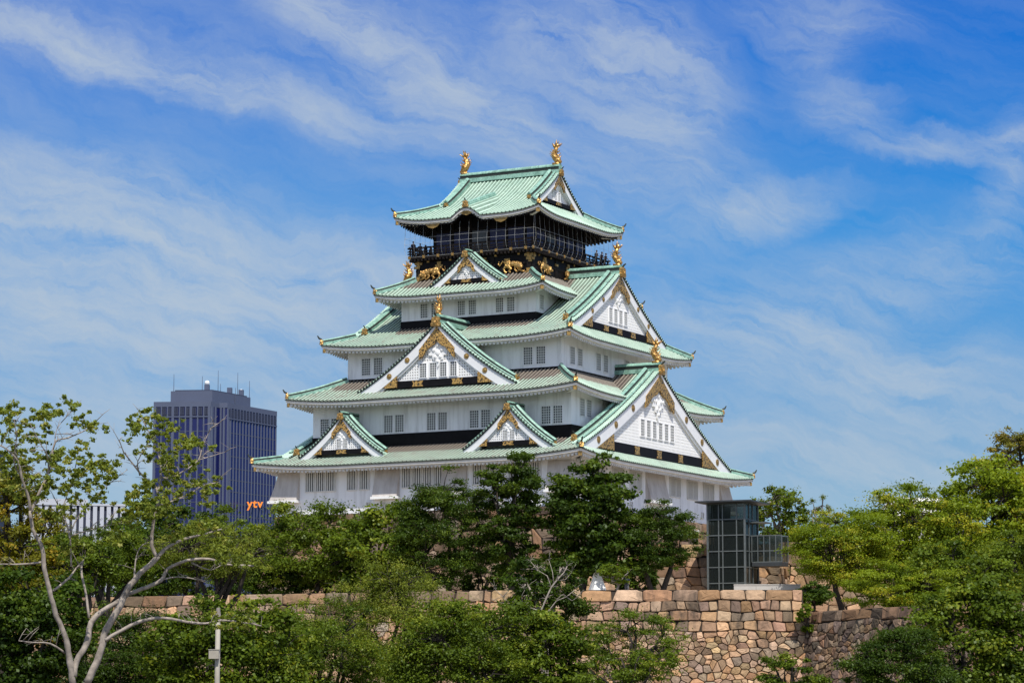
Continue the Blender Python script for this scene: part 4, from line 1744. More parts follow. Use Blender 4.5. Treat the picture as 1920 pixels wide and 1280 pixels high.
OY = 900.0
Pc = at(410, 757, OY)
ot = empty('office_tower', (Pc.x, OY, GZ), R(-3))
tag(ot, 'blue glass office tower with pale vertical piers and orange rooftop-style sign, left of the keep', 'office building')
OH = 102.0 - GZ
ow, od = 21.5, 35.0            # along the near face (to the left), depth to the right
# local frame: corner at origin, left face runs to -x, right face runs along direction rd
rd = Vector((.42, .907)).normalized()
ld = Vector((-1, .04)).normalized()
A0 = Vector((0, 0))


def quad_tower(p_off_l, p_off_r, Lw, Ld, z0, z1, mb, mat):
    a = ld * p_off_l + rd * p_off_r
    b = a + rd * Ld
    c_ = b + ld * Lw
    d = a + ld * Lw
    mb.hexa([(a.x, a.y, z0), (b.x, b.y, z0), (c_.x, c_.y, z0), (d.x, d.y, z0)], [(a.x, a.y, z1), (b.x, b.y, z1), (c_.x, c_.y, z1), (d.x, d.y, z1)], mat)


mb = MB()
quad_tower(2.6, 0, ow - 2.6, od, 0, OH - 2.6, mb, 0)
quad_tower(0, 5.0, 2.58, od - 5.0, 0, OH - 2.6, mb, 0)
body = mb.build('curtain_wall', 'tower_glass', ot)
mb = MB()
quad_tower(2.5, -.2, ow - 2.3, od + .4, OH - 2.59, OH - .9, mb, 0)
quad_tower(-.2, 4.8, 2.7, od - 4.6, OH - 2.58, OH - .9, mb, 0)
quad_tower(4.2, 3.5, ow - 7.5, od - 12, OH - .9, OH + 3.0, mb, 0)
quad_tower(4.5, 3.9, ow - 9, od - 14, OH + 3.0, OH + 3.4, mb, 1)
quad_tower(7, 14, ow - 12, od - 22, OH - .9, OH + 2.0, mb, 0)
mb.build('parapet', ['tower_pier', 'tower_wall'], ot)
mb = MB()


def pier(pl, pr_, wl, wr, z0, z1, mat=0):
    a = ld * pl + rd * pr_
    b = a + rd * wr
    c_ = b + ld * wl
    d = a + ld * wl
    mb.hexa([(a.x, a.y, z0), (b.x, b.y, z0), (c_.x, c_.y, z0), (d.x, d.y, z0)], [(a.x, a.y, z1), (b.x, b.y, z1), (c_.x, c_.y, z1), (d.x, d.y, z1)], mat)


for i in range(10):
    pier(2.6 + i * 2.03, -.35, .36 if i % 3 else .8, .34, 0, OH - 2.6)
for i in range(17):
    pier(-.30, 5.0 + i * 1.85, .29, .30 if i else 1.2, 0, OH - 2.6)
pier(.6, 4.6, .5, .38, 0, OH - 2.6)
pier(1.7, 4.6, .4, .38, 0, OH - 2.6)
pier(2.2, .0, .38, 1.0, 0, OH - 2.6)
pier(2.2, 2.2, .38, .5, 0, OH - 2.6)
mb.build('pier', 'tower_pier', ot)
mb = MB()                                         # top-storey windows, one row on each face
for i in range(9):
    for k in (0, 1):
        pier(3.3 + i * 2.03 + k * .62, -.32, .52, .1, OH - 5.4, OH - 2.9, 0)
pier(3.2, -.40, ow - 3.4, .12, OH - 6.1, OH - 5.7, 1)
mb.build('window_row', ['dark_gap', 'tower_pier'], ot)
mb = MB()
for i in range(16):
    pier(-.32, 5.6 + i * 1.85, .1, 1.1, OH - 5.6, OH - 2.9, 0)
pier(-.40, 5.4, .12, od - 5.4, OH - 6.2, OH - 5.8, 1)
mb.build('window_row', ['dark_gap', 'tower_pier'], ot)
# floor lines
mb = MB()
for k in range(1, 24):
    z = OH - 7 - k * 3.9
    pier(2.6, -.06, ow - 2.6, .05, z, z + .35)
    pier(-.06, 5.0, .05, od - 5.0, z, z + .35)
mb.build('floor_line', 'tower_wall', ot)
# masts and dishes on the roof
mb = MB()
for pl, pr_, h in ((17.5, 4, 9.5), (10.2, 8, 9.0), (6, 10, 12.5), (5, 20, 13), (6, 29, 10.0), (8, 15, 6), (4, 17, 4)):
    p = ld * pl + rd * pr_
    mb.tube([(p.x, p.y, OH), (p.x, p.y, OH + 3 + h * .6)], [.14, .07], 5)
mb.build('mast', 'tower_pier', ot)
for pl, pr_, r_, h in ((8.0, 7, .85, 6.0), (6, 24, .65, 5.0), (6, 17, .5, 4.4)):
    p = ld * pl + rd * pr_
    mb = MB()
    for q in range(3):
        mb.tube([(p.x + .6 * math.cos(q * 2.1), p.y + .6 * math.sin(q * 2.1), OH + 3), (p.x + .3 * math.cos(q * 2.1), p.y + .3 * math.sin(q * 2.1), OH + h - .6)], .12, 5, 1)
    mb.box(p.x - .8, p.x + .8, p.y - .8, p.y + .8, OH + 3, OH + 5.4, 1)
    mb.ball((p.x, p.y, OH + h), (r_, r_, r_), 0, 12, 8)
    mb.build('radome', ['white_cloth', 'tower_pier'], ot)
# orange lettering
fc = bpy.data.curves.new('sign_lettering', 'FONT')
fc.body = 'ytv'
fc.size = 3.9
fc.space_character = 1.12
fc.extrude = .15
fc.offset = .09
fc.align_x = 'CENTER'
tmp = bpy.data.objects.new('tmp_text', fc)
COL.objects.link(tmp)
dg = bpy.context.evaluated_depsgraph_get()
me = bpy.data.meshes.new_from_object(tmp.evaluated_get(dg))
bpy.data.objects.remove(tmp)
me.materials.clear()
me.materials.append(MATS['sign_orange'])
sg = link('sign_lettering', me, ot)
sp = at(487, 951, OY + 16)
loc = Vector((sp.x - Pc.x, 0, sp.z - GZ))
pp_ = rd * 20.0 - ld * 0
best = None
M3 = Matrix.Rotation(R(3), 3, 'Z')
# stand the letters on the right-hand face
for q in np.linspace(5, 44, 300):
    p = rd * q - Vector((rd.y, -rd.x)) * -.7
    wp = Matrix.Rotation(R(-3), 3, 'Z') @ Vector((p.x, p.y, 0)) + Vector((Pc.x, OY, 0))
    pxx = 960 + 5137.9 * wp.x / wp.y
    if best is None or abs(pxx - 487) < best[0]:
        best = (abs(pxx - 487), p, wp)
p, wp = best[1], best[2]
zz = at(487, 951, wp.y).z
sg.location = (p.x - .4, p.y - 9.0, zz - GZ - .6)
mb = MB()
for dx in (-1.6, .2, 1.8):
    mb.box(p.x - .4 + dx, p.x - .25 + dx, p.y - 8.8, p.y + 6, zz - GZ - .2, zz - GZ + .1, 0)
mb.box(p.x - 3.0, p.x + 2.4, p.y - 8.8, p.y - 8.5, zz - GZ - .55, zz - GZ - .22, 0)
mb.build('sign_bracket', 'dark_gap', ot)
sg.rotation_euler = (R(90), 0, R(3))
sg['label'] = 'orange lettering'

# =================================================================== WHITE BLOCK WITH FINS, FAR LEFT
wp = at(75, 935, 520)
wb = empty('office_block', (wp.x, 520, GZ), R(14))
tag(wb, 'low white office block with vertical fins, half hidden behind the pale bare tree', 'office building')
WH = at(150, 936, 522).z - GZ
mb = MB()
mb.box(-3, 16.2, 0, 14, 0, WH - 1.2, 0)
mb.build('wall', 'dark_gap', wb)
mb = MB()
for i in range(15):
    x = -3 + i * 1.30
    mb.box(x, x + .78, -.5, .0, 0, WH - 1.2, 0)
mb.build('fin', 'white_panel', wb)
mb = MB()
mb.box(-3.3, 9.0, -.7, 14, WH - 1.19, WH, 0)
mb.box(9.0, 16.5, -.6, 14, WH - 1.19, WH - .8, 0)
mb.build('roof', 'white_panel', wb)

wp = at(0, 858, 700)
db = empty('office_block', (wp.x - 11.5, 700, GZ))
tag(db, 'dark violet office block cut by the left edge of the picture', 'office building')
mb = MB()
hh = at(0, 838, 700).z - GZ
mb.box(-9, 9.2, 0, 20, 0, hh, 0)
mb.build('wall', 'tower_wall', db)
mb = MB()
for i in range(7):
    mb.box(-8.5 + i * 2.5, -7 + i * 2.5, -.1, .05, hh - 3.4, hh - 1.6, 0)
mb.build('window', 'dark_gap', db)

# house roof beyond the right-hand trees
wp = at(1722, 925, 330)
rh = empty('tiled_house', (wp.x, 330, BZ), R(10))
tag(rh, 'grey roofed house peeping out behind the bright trees on the right', 'house')
hz_ = wp.z - BZ - .5
mb = MB()
mb.box(-4, 4, -3, 3, 0, hz_ - 2.4, 0)
mb.build('wall', 'concrete', rh)
mb = MB()
mb.hexa([(-4.8, -3.8, hz_ - 2.4), (4.8, -3.8, hz_ - 2.4), (4.8, 3.8, hz_ - 2.4), (-4.8, 3.8, hz_ - 2.4)], [(-3.4, -.2, hz_), (3.4, -.2, hz_), (3.4, .2, hz_), (-3.4, .2, hz_)], 0)
mb.build('roof', 'fascia_paint', rh)

# white pointed tent between the trees
c = at(1120, 1100, 249.2)
tent = empty('pointed_tent', (c.x, 249.2, BZ - .05), R(20))
tag(tent, 'white pointed tent glimpsed between dark tree trunks above the stone wall', 'tent')
mb = MB()
hw = .72
rings = []
for k in range(7):
    t = k / 6
    r_ = hw * ((1 - t) ** 1.15) + .03
    rings.append([(sx * r_, sy * r_, .0 + 3.15 * t) for sx, sy in ((-1, -1), (1, -1), (1, 1), (-1, 1))])
for a, b in zip(rings[:-1], rings[1:]):
    mb.add(a + b, [(i, (i + 1) % 4, 4 + (i + 1) % 4, 4 + i) for i in range(4)])
mb.build('canopy', 'white_cloth', tent)
mb = MB()
mb.tube([(0, 0, 0), (0, 0, 3.35)], .03, 6)
mb.build('pole', 'steel', tent)

# pole with a box in the foreground
c = at(409, 1150, 82)
pole = empty('utility_pole', (c.x, 82, GZ))
tag(pole, 'slim pale pole with a cream junction box among the foreground leaves', 'pole')
zt = c.z - GZ
mb = MB()
mb.tube([(0, 0, 0), (0, 0, zt)], [.085, .072], 10)
mb.build('shaft', 'pole_paint', pole, smooth=True)
mb = MB()
mb.tube([(0, 0, zt - .10), (0, 0, zt + .18)], [.095, .05], 10)
mb.tube([(-.09, 0, zt - .35), (.09, 0, zt - .35)], .02, 6)
mb.build('cap', 'bark_grey', pole)
zb_ = at(409, 1226, 82).z - GZ
mb = MB()
mb.box(-.24, .06, -.22, -.07, zb_ - .13, zb_ + .13, 0)
mb.box(-.255, .075, -.235, -.06, zb_ + .131, zb_ + .15, 0)
mb.build('junction_box', 'pole_paint', pole)

# thin white post on the court, left
c = at(516, 1104, 262)
mb = MB()
mb.tube([(0, 0, 0), (0, 0, 2.3)], .11, 8)
mb.box(-.16, .16, -.16, .16, 2.28, 2.42, 0)
o = mb.build('marker_post', 'white_cloth', None, (c.x, 262, BZ - .05))
tag(o, 'thin white post on the court in front of the castle base, far left', 'post')


# =================================================================== PEOPLE
def person(loc, rz, shirt, lean=0.0, label='', sit=False, arm=0.0):
    p = empty('person', loc, rz)
    tag(p, label, 'person')
    mb = MB()
    T = lambda pts, rad: mb.tube(pts, rad, 8, 0)
    hz = .92
    if sit:
        hz = .45
    y0 = -lean
    T([(0, 0, hz - .05), (0, -.02 - lean * .4, hz + .25), (0, -lean, hz + .52), (0, -lean * 1.1, hz + .60)], [.15, .15, .17, .07])
    T([(0, -lean * 1.1, hz + .56), (0, -lean * 1.2 - .01, hz + .70)], [.06, .06])
    mb.ball((0, -lean * 1.25 - .02, hz + .76), (.078, .095, .115), 0, 12, 8)
    mb.ball((0, -lean * 1.25 - .125, hz + .75), (.014, .02, .02), 0, 6, 4)
    for sx in (-1, 1):
        mb.ball((sx * .08, -lean * 1.25, hz + .755), (.015, .025, .03), 0, 6, 4)
        T([(sx * .17, -lean, hz + .50), (sx * .24, -lean - .03 - arm * .1, hz + .24), (sx * .20, -lean - .10 - arm * .3, hz + .05 + arm * .3)], [.058, .046, .036])
        hx, hy, hz2 = sx * .195, -lean - .12 - arm * .33, hz + .0 + arm * .33
        mb.ball((hx, hy, hz2), (.03, .045, .055), 0, 8, 6)
        for f in range(4):
            T([(hx + (f - 1.5) * .017, hy - .02, hz2 - .03), (hx + (f - 1.5) * .019, hy - .045, hz2 - .075 + abs(f - 1.3) * .008)], [.010, .008])
        T([(hx - sx * .02, hy - .02, hz2), (hx - sx * .045, hy - .045, hz2 - .03)], [.011, .009])
        if sit:
            T([(sx * .10, 0, hz), (sx * .12, -.42, hz + .02), (sx * .12, -.45, .06)], [.10, .075, .05])
            mb.ball((sx * .12, -.50, .045), (.045, .12, .045), 0, 8, 6)
        else:
            T([(sx * .09, 0, hz), (sx * .10, -.02, .48), (sx * .10, .02, .06)], [.105, .075, .05])
            mb.ball((sx * .10, -.05, .045), (.045, .13, .045), 0, 8, 6)
    b_ = mb.build('body', 'skin_tone', p)
    md = b_.modifiers.new('fuse', 'REMESH')
    md.mode = 'VOXEL'
    md.voxel_size = .016
    md.use_smooth_shade = True
    mb = MB()
    mb.ball((0, -lean * 1.25 + .012, hz + .785), (.092, .098, .105), 0, 12, 8)
    mb.build('hair', 'hair_dark', p, smooth=True)
    mb = MB()
    T([(0, .0, hz - .06), (0, -.02 - lean * .4, hz + .22), (0, -lean, hz + .47), (0, -lean * 1.05, hz + .56)], [.185, .175, .20, .09])
    for sx in (-1, 1):
        T([(sx * .12, -lean, hz + .51), (sx * .20, -lean, hz + .44), (sx * .235, -lean - .03, hz + .27)], [.075, .075, .068])
    mb.build('shirt', shirt, p, smooth=True)
    mb = MB()
    for sx in (-1, 1):
        if sit:
            T([(sx * .09, .03, hz), (sx * .12, -.43, hz + .02), (sx * .12, -.46, .12)], [.125, .095, .075])
        else:
            T([(sx * .08, 0, hz + .02), (sx * .10, -.02, .48), (sx * .10, .02, .10)], [.125, .095, .07])
    mb.build('trousers', 'cloth_grey', p, smooth=True)
    return p


dz = 49.09
pl = [(-7.55, -8.4, 'cloth_navy', 'person in dark clothes at the left front corner of the look-out balcony', 2.4),
      (-7.5, -7.0, 'cloth_grey', 'taller person in grey behind the corner one on the left balcony', 2.6),
      (-7.5, -5.7, 'cloth_navy', 'person in navy in the middle of the left balcony row', 1.5),
      (-7.5, -4.6, 'cloth_grey', 'person in dark grey fourth along the left balcony', 1.4),
      (-7.5, -3.2, 'cloth_navy', 'person deepest along the left balcony by the black room', 1.7)]
for i, (u, v, sh_, lb, rz) in enumerate(pl):
    person(keep_world(u, v, dz), -rz - YAW + 0.0, sh_, .05 + .03 * (i % 2), lb, arm=.4 * (i % 2))['group'] = 'visitors on the look-out balcony'
for i, (u, v, sh_, lb) in enumerate([(7.4, 6.3, 'cloth_grey', 'person in grey at the railing near the right end of the balcony'), (7.4, 7.6, 'cloth_navy', 'person in navy leaning on the railing at the right end of the balcony'), (7.4, 8.6, 'cloth_navy', 'person at the far right corner of the look-out balcony')]):
    person(keep_world(u, v, dz), R(60 + 14 * i), sh_, .12, lb, arm=.5)['group'] = 'visitors on the look-out balcony'
c = at(1305, 1021, 267.5)
person((c.x, 267.4, 15.96), R(15), 'cloth_white', .15, 'person in a white shirt leaning at the terrace edge left of the lift tower', arm=.3)
c = at(1175, 1100, 246)
person((c.x, 246.0, BZ - .05), R(160), 'cloth_navy', .05, 'person in dark clothes standing on the court above the stone wall')

# =================================================================== TREES
def leaf_quads(cen, nrm, L, W, rg):
    """one small folded blade per centre"""
    n = len(cen)
    r = rg.normal(size=(n, 3))
    t1 = r - nrm * (r * nrm).sum(1, keepdims=True)
    t1 /= np.linalg.norm(t1, axis=1, keepdims=True) + 1e-9
    t2 = np.cross(nrm, t1)
    k = rg.uniform(.65, 1.25, (n, 1))
    a = t1 * L * .5 * k
    b = t2 * W * .5 * k
    V = np.stack([cen - a, cen + b - a * .15, cen + a, cen - b - a * .15], 1).reshape(-1, 3)
    Q = np.arange(4 * n).reshape(n, 4)
    return V, Q


def puffs_to_mesh(name, C, Rr, per, L, W, cols, rg, up=.55, sharp=.55):
    """C puff centres, Rr puff radii (n,3), per leaves for each puff; cols = (dark, light, accent)"""
    n = len(C)
    per = np.maximum(8, per).astype(int)
    idx = np.repeat(np.arange(n), per)
    N = len(idx)
    d = rg.normal(size=(N, 3))
    d /= np.linalg.norm(d, axis=1, keepdims=True)
    rr = np.minimum(np.abs(rg.normal(size=(N, 1))) * .56 + .10, 1.25)
    pos = C[idx] + d * rr * Rr[idx]
    nr = d * .55 + np.array([0, 0, up]) + rg.normal(size=(N, 3)) * .48
    nr /= np.linalg.norm(nr, axis=1, keepdims=True)
    V, Q = leaf_quads(pos, nr, L, W, rg)
    c0, c1, c2 = [np.array(c) for c in cols]
    pk = rg.random(n)
    t = np.clip(pk[idx] * .75 + rg.random(N) * .5 - .12, 0, 1)[:, None]
    col = c0 * (1 - t) + c1 * t
    acc = (rg.random(n) < .18)[idx] * (rg.random(N) < .6)
    col = np.where(acc[:, None], c2 * (.8 + .4 * rg.random((N, 1))), col)
    col = np.repeat(col, 4, 0)
    return np_mesh(name, V, Q, 'leaf', 'leaf_colour', col)


DARK = ((.022, .044, .005), (.068, .116, .011), (.105, .155, .015))
MID = ((.046, .078, .006), (.150, .212, .017), (.22, .26, .025))
BRIGHT = ((.088, .138, .007), (.250, .320, .018), (.36, .35, .028))
WILLOW = ((.085, .115, .013), (.215, .262, .030), (.29, .31, .045))
OLIVE = ((.10, .102, .013), (.22, .215, .033), (.30, .235, .045))
YELLOW = ((.10, .105, .009), (.24, .225, .018), (.37, .27, .028))


def tree(name, label, px, top, bot, hwp, Y, bz, cols, leaf=.30, puff=.17, n=60, per=260, seed=1, bark='bark_dark', flat=.6, group=None, cat='tree',
         lobes=7, depth=1.0, twigs=True, trunk_r=None, lean=0.0, stems=1, open_=.0, up=.55, fall=0.0, low=.12, slim=.62):
    if cols is WILLOW:
        slim, up = .34, .15
    elif seed % 3 == 0:
        leaf *= 1.3
        slim = .75
        per = per * .68
    elif seed % 3 == 1:
        leaf *= .85
        per = per * 1.3
        slim = .5
    rg = np.random.default_rng(seed)
    rr = random.Random(seed)
    n = int(n * 1.55)
    puff *= .90
    hwp *= 1.12
    bot += (bot - top) * .06
    cT, cB = at(px, top, Y), at(px, bot, Y)
    k = Y / 5137.9
    rx = hwp * k
    ry = rx * depth
    H = cT.z - bz
    zc = (cT.z + cB.z) / 2 - bz
    rz = max(.6, (cT.z - cB.z) / 2)
    root = empty(name, (cT.x + lean, Y, bz))
    tag(root, label, cat, group)
    cen = np.array([-lean, 0, zc])
    rad = np.array([rx, ry, rz])
    # a handful of big lobes push the outline out unevenly; puffs fill the crown, thicker towards its skin
    lb = rg.normal(size=(lobes, 3))
    lb /= np.linalg.norm(lb, axis=1, keepdims=True)
    lb[:, 2] = lb[:, 2] * .8 + .12
    lb[0] = (rg.uniform(-.25, .25), -.1, 1.0)
    lb /= np.linalg.norm(lb, axis=1, keepdims=True)
    P = []
    while len(P) < n:
        d = rg.normal(size=3)
        d /= np.linalg.norm(d)
        ro = .74 + .30 * np.exp(-((1 - lb @ d).min() / .16))
        sq = (np.abs(d) ** 2.6).sum() ** (-1 / 2.6)
        r_ = rg.uniform(.25, 1.0) ** .55
        q = d * r_ * ro * sq
        if q[1] > .45 and rg.random() < .6:
            continue
        if q[2] < -.45 and rg.random() < low:
            continue
        P.append(q)
    P = np.array(P)
    C = cen + P * rad
    lb = lb * .62
    pr = puff * min(rx, rz * 1.6) * np.clip(np.exp(rg.normal(size=n) * .38), .45, 2.0)
    Rr = np.stack([pr * 1.15, pr * 1.15, pr * flat], 1)
    if fall:
        Rr[:, 2] *= 1 + fall
    perv = per * (pr / pr.mean()) ** 2 * rg.uniform(.6 - open_ * .3, 1.15, n)
    me = puffs_to_mesh('crown', C, Rr, perv, leaf, leaf * slim, cols, rg, up)
    crown = link('crown', me, root)
    # trunk, limbs to the lobes, twigs to the puffs
    mb = MB()
    tr_ = trunk_r or max(.12, .022 * H + .07)
    fork = max(.12 * H, min(zc - rz * .75, .5 * H))
    limbs = []
    for s in range(stems):
        bx = (s - (stems - 1) / 2) * tr_ * 2.6
        fx = bx * 3 + rr.uniform(-.15, .15) * rx - lean * .4
        base = Vector((bx, rr.uniform(-.2, .2) * stems, -.25))
        fk = Vector((fx, rr.uniform(-.1, .1) * rx, fork))
        pts = [base, base.lerp(fk, .35) + Vector((rr.uniform(-.2, .2) * tr_ * 2, 0, 0)), base.lerp(fk, .7) + Vector((rr.uniform(-.3, .3) * tr_ * 2, 0, 0)), fk]
        mb.tube(pts, [tr_ * 1.25, tr_ * 1.0, tr_ * .9, tr_ * .82], 8)
        limbs.append(fk)
    ends = []
    for i in range(lobes):
        L = Vector(cen + lb[i] * rad)
        fk = min(limbs, key=lambda f: (f - L).length)
        m1 = fk.lerp(L, .4) + Vector((rr.uniform(-.12, .12) * rx, rr.uniform(-.1, .1) * rx, rr.uniform(.0, .15) * rz))
        m2 = fk.lerp(L, .75) + Vector((rr.uniform(-.1, .1) * rx, rr.uniform(-.1, .1) * rx, rr.uniform(-.05, .1) * rz))
        mb.tube([fk, m1, m2, L], [tr_ * .62, tr_ * .45, tr_ * .32, tr_ * .18], 6)
        ends.append((m1, m2, L))
    if twigs:
        for q in C:
            q = Vector(q)
            a = min((p for e in ends for p in e), key=lambda p: (p - q).length)
            md = a.lerp(q, .55) + Vector((rr.uniform(-.05, .05), rr.uniform(-.05, .05), rr.uniform(-.02, .08))) * rx
            mb.tube([a, md, q], [tr_ * .17, tr_ * .11, tr_ * .05], 4)
            if open_ > 0 and rr.random() < .55:          # thin dry twigs sticking out of loose crowns
                o_ = (q - Vector(cen)).normalized()
                e_ = q + (o_ * .25 + Vector((rr.uniform(-.2, .2), rr.uniform(-.2, .2), rr.uniform(.0, .3)))) * rx * .45
                mb.tube([q, q.lerp(e_, .5) + Vector((rr.uniform(-.05, .05), 0, .04)) * rx, e_], [tr_ * .09, tr_ * .06, tr_ * .02], 4)
    mb.build('trunk', bark, root, recalc=False, smooth=True)
    return root


GB = 'dark trees on the court before the castle base'
tree('broadleaf_tree', 'rounded mid green tree below the left corner of the keep', 575, 938, 1108, 100, 262, BZ, MID, n=90, per=250, seed=11, group=GB, stems=2, leaf=.27)
tree('broadleaf_tree', 'low spreading tree in front of the left half of the castle base', 715, 944, 1108, 98, 258, BZ, MID, n=85, per=250, seed=12, group=GB, leaf=.27)
tree('broadleaf_tree', 'wide dark tree with layered boughs and forked trunk at the middle of the castle base', 830, 878, 1100, 98, 255, BZ, DARK, n=130, per=260, seed=13, group=GB, stems=2, leaf=.27, flat=.45)
tree('broadleaf_tree', 'tall narrow dark tree just left of the keep near corner', 962, 834, 1095, 58, 252, BZ, DARK, n=110, per=260, seed=14, group=GB, leaf=.27, depth=1.2, flat=.5)
tree('broadleaf_tree', 'largest dark tree covering the near corner of the keep', 1104, 856, 1092, 88, 251, BZ, DARK, n=150, per=270, seed=15, group=GB, stems=2, leaf=.27, flat=.5)
tree('broadleaf_tree', 'dark tree with leaning limbs left of the glass lift tower', 1232, 932, 1075, 74, 252, BZ, DARK, n=85, per=260, seed=16, group=GB, stems=2, leaf=.27, flat=.5)
tree('broadleaf_tree', 'mid green tree beside the left end of the castle base', 425, 955, 1110, 90, 266, BZ, MID, n=80, per=240, seed=17, group=GB, leaf=.27)
tree('broadleaf_tree', 'dark tree behind the bare trunk tree on the upper court', 300, 935, 1110, 110, 272, BZ, DARK, n=90, per=250, seed=18, group=GB, leaf=.28)
tree('broadleaf_tree', 'dark tree at the far left end of the upper court', 110, 985, 1120, 130, 278, BZ, DARK, n=90, per=240, seed=19, group=GB, leaf=.28)
tree('broadleaf_tree', 'small bright bush tree under the big dark tree above the wall', 1155, 1050, 1100, 34, 246, BZ, MID, n=26, per=160, seed=20, leaf=.22, bark='bark_grey')

GR = 'bright green trees on the right'
tree('maple_tree', 'bright green maple with layered boughs just right of the lift tower', 1578, 952, 1092, 100, 249, 8.3, BRIGHT, n=130, per=260, seed=31, group=GR, leaf=.25, flat=.42, stems=1, lobes=9)
tree('maple_tree', 'broad bright maple in the middle of the right-hand trees', 1725, 905, 1115, 132, 256, 8.3, BRIGHT, n=170, per=270, seed=32, group=GR, leaf=.25, flat=.42, lobes=9)
tree('maple_tree', 'tall bright maple at the right edge of the picture', 1865, 850, 1115, 140, 262, 8.3, BRIGHT, n=180, per=270, seed=33, group=GR, leaf=.26, flat=.45, lobes=9)
tree('maple_tree', 'low bright maple hanging over the dark rubble wall', 1690, 1058, 1150, 105, 236, 8.3, BRIGHT, n=85, per=240, seed=34, group=GR, leaf=.24, flat=.4, lobes=8)
tree('broadleaf_tree', 'olive tinted tree top rising highest at the right edge', 1910, 786, 980, 78, 285, 8.3, OLIVE, n=70, per=230, seed=35, group=GR, leaf=.28, flat=.55)
tree('broadleaf_tree', 'thin topped grey green tree behind the glass lift tower', 1458, 908, 1030, 62, 315, BZ, MID, n=80, per=120, seed=36, leaf=.26, bark='bark_grey', open_=1, flat=.8, puff=.16)
tree('broadleaf_tree', 'sparse small tree between lift tower tree and the maples', 1540, 928, 1020, 32, 318, BZ, WILLOW, n=40, per=80, seed=37, leaf=.24, bark='bark_grey', open_=1, flat=.9)
tree('pine_bush', 'dark clipped pine bush on the wall corner right of the parapet', 1525, 1090, 1135, 36, 243, 8.3, DARK, n=40, per=220, seed=38, leaf=.2, cat='bush')
tree('broadleaf_tree', 'darker tree filling the lower right corner', 1830, 1095, 1400, 150, 165, GZ, MID, n=150, per=300, seed=39, leaf=.19, flat=.5, lobes=9, depth=.7)
tree('broadleaf_tree', 'dark green tree below the weathered rubble wall on the right', 1690, 1172, 1330, 105, 150, GZ, DARK, n=90, per=280, seed=40, leaf=.18, flat=.5, depth=.7)
tree('broadleaf_tree', 'small leafy sapling at the bottom under the wall corner', 1480, 1212, 1330, 62, 150, GZ, MID, n=36, per=170, seed=41, leaf=.18, flat=.5, open_=1)

tree('maple_tree', 'mid green tree in the gap under the broad bright maple', 1790, 1010, 1170, 110, 238, 8.3, MID, n=120, per=250, seed=42, group=GR, leaf=.24, flat=.45)
tree('maple_tree', 'rounded green tree against the right edge above the darker corner tree', 1915, 985, 1170, 95, 240, 8.3, MID, n=110, per=250, seed=43, group=GR, leaf=.24, flat=.45)
GF = 'foreground trees below the stone wall'
tree('broadleaf_tree', 'pale green willowy tree top in front of the wall left of centre', 740, 1052, 1300, 130, 190, GZ, WILLOW, n=150, per=240, seed=51, group=GF, leaf=.20, flat=.8, open_=1, puff=.15, depth=.7)
tree('broadleaf_tree', 'mid green foreground tree at the bottom under the low spreading tree', 600, 1120, 1380, 130, 165, GZ, MID, n=120, per=270, seed=52, group=GF, leaf=.18, flat=.6, depth=.7)
tree('broadleaf_tree', 'dark crowned foreground tree with bare pale twigs left of the sunlit wall', 1020, 1036, 1180, 78, 185, GZ, DARK, n=80, per=230, seed=53, group=GF, leaf=.19, flat=.6, bark='bark_pale', depth=.7)
tree('broadleaf_tree', 'fresh green foreground tree at the bottom centre before the sunlit wall', 1022, 1128, 1380, 98, 160, GZ, MID, n=115, per=260, seed=54, group=GF, leaf=.17, flat=.5, depth=.6)
tree('broadleaf_tree', 'loose leafy spray reaching across the sunlit boulder wall', 1190, 1135, 1300, 100, 175, GZ, MID, n=64, per=150, seed=55, group=GF, leaf=.18, flat=.45, open_=1, depth=.6)
tree('broadleaf_tree', 'broad mid green tree filling the bottom between pole and centre', 860, 1118, 1380, 140, 158, GZ, MID, n=130, per=260, seed=56, group=GF, leaf=.17, flat=.55, depth=.6)
tree('broadleaf_tree', 'mid green tree behind the junction box pole', 430, 1100, 1400, 150, 150, GZ, MID, n=150, per=280, seed=57, group=GF, leaf=.17, flat=.55, depth=.6)
tree('broadleaf_tree', 'dark tree behind the bare trunks at the lower left', 235, 1128, 1380, 125, 155, GZ, DARK, n=140, per=280, seed=58, group=GF, leaf=.17, flat=.55, depth=.6)
tree('broadleaf_tree', 'yellowish green tree at the left edge behind the bare trunk tree', 20, 845, 1120, 95, 200, GZ, YELLOW, n=90, per=200, seed=59, group=GF, leaf=.22, flat=.6, depth=.7)
tree('broadleaf_tree', 'dark green tree in the bottom left corner', 60, 1060, 1340, 120, 140, GZ, DARK, n=130, per=280, seed=60, group=GF, leaf=.17, flat=.55, depth=.6)
tree('broadleaf_tree', 'light green willowy tree between bare trunks and the stone wall', 400, 985, 1092, 120, 200, GZ, WILLOW, n=110, per=180, seed=61, group=GF, leaf=.19, flat=.6, open_=1, depth=.6)
tree('broadleaf_tree', 'dull green tree left of the bare trunk above the lower left corner', 140, 1005, 1110, 90, 190, GZ, MID, n=80, per=200, seed=62, group=GF, leaf=.19, flat=.6, depth=.6)

# ---- the bare-limbed pale tree in the left foreground, built limb by limb
TY = 76.0
pt = at(160, 1280, TY)
bare = empty('bare_limbed_tree', (pt.x, TY, GZ))
tag(bare, 'pale barked tree with bare forking trunks and thin leaf tufts in the left foreground', 'tree')
rg = np.random.default_rng(77)
rr = random.Random(77)


def zp(x, y, dy=0.0):
    q = at(x * .4376, 720 + y * .4376, TY)
    f = (TY + dy) / TY
    return Vector((q.x * f - pt.x, dy, q.z * f - GZ))


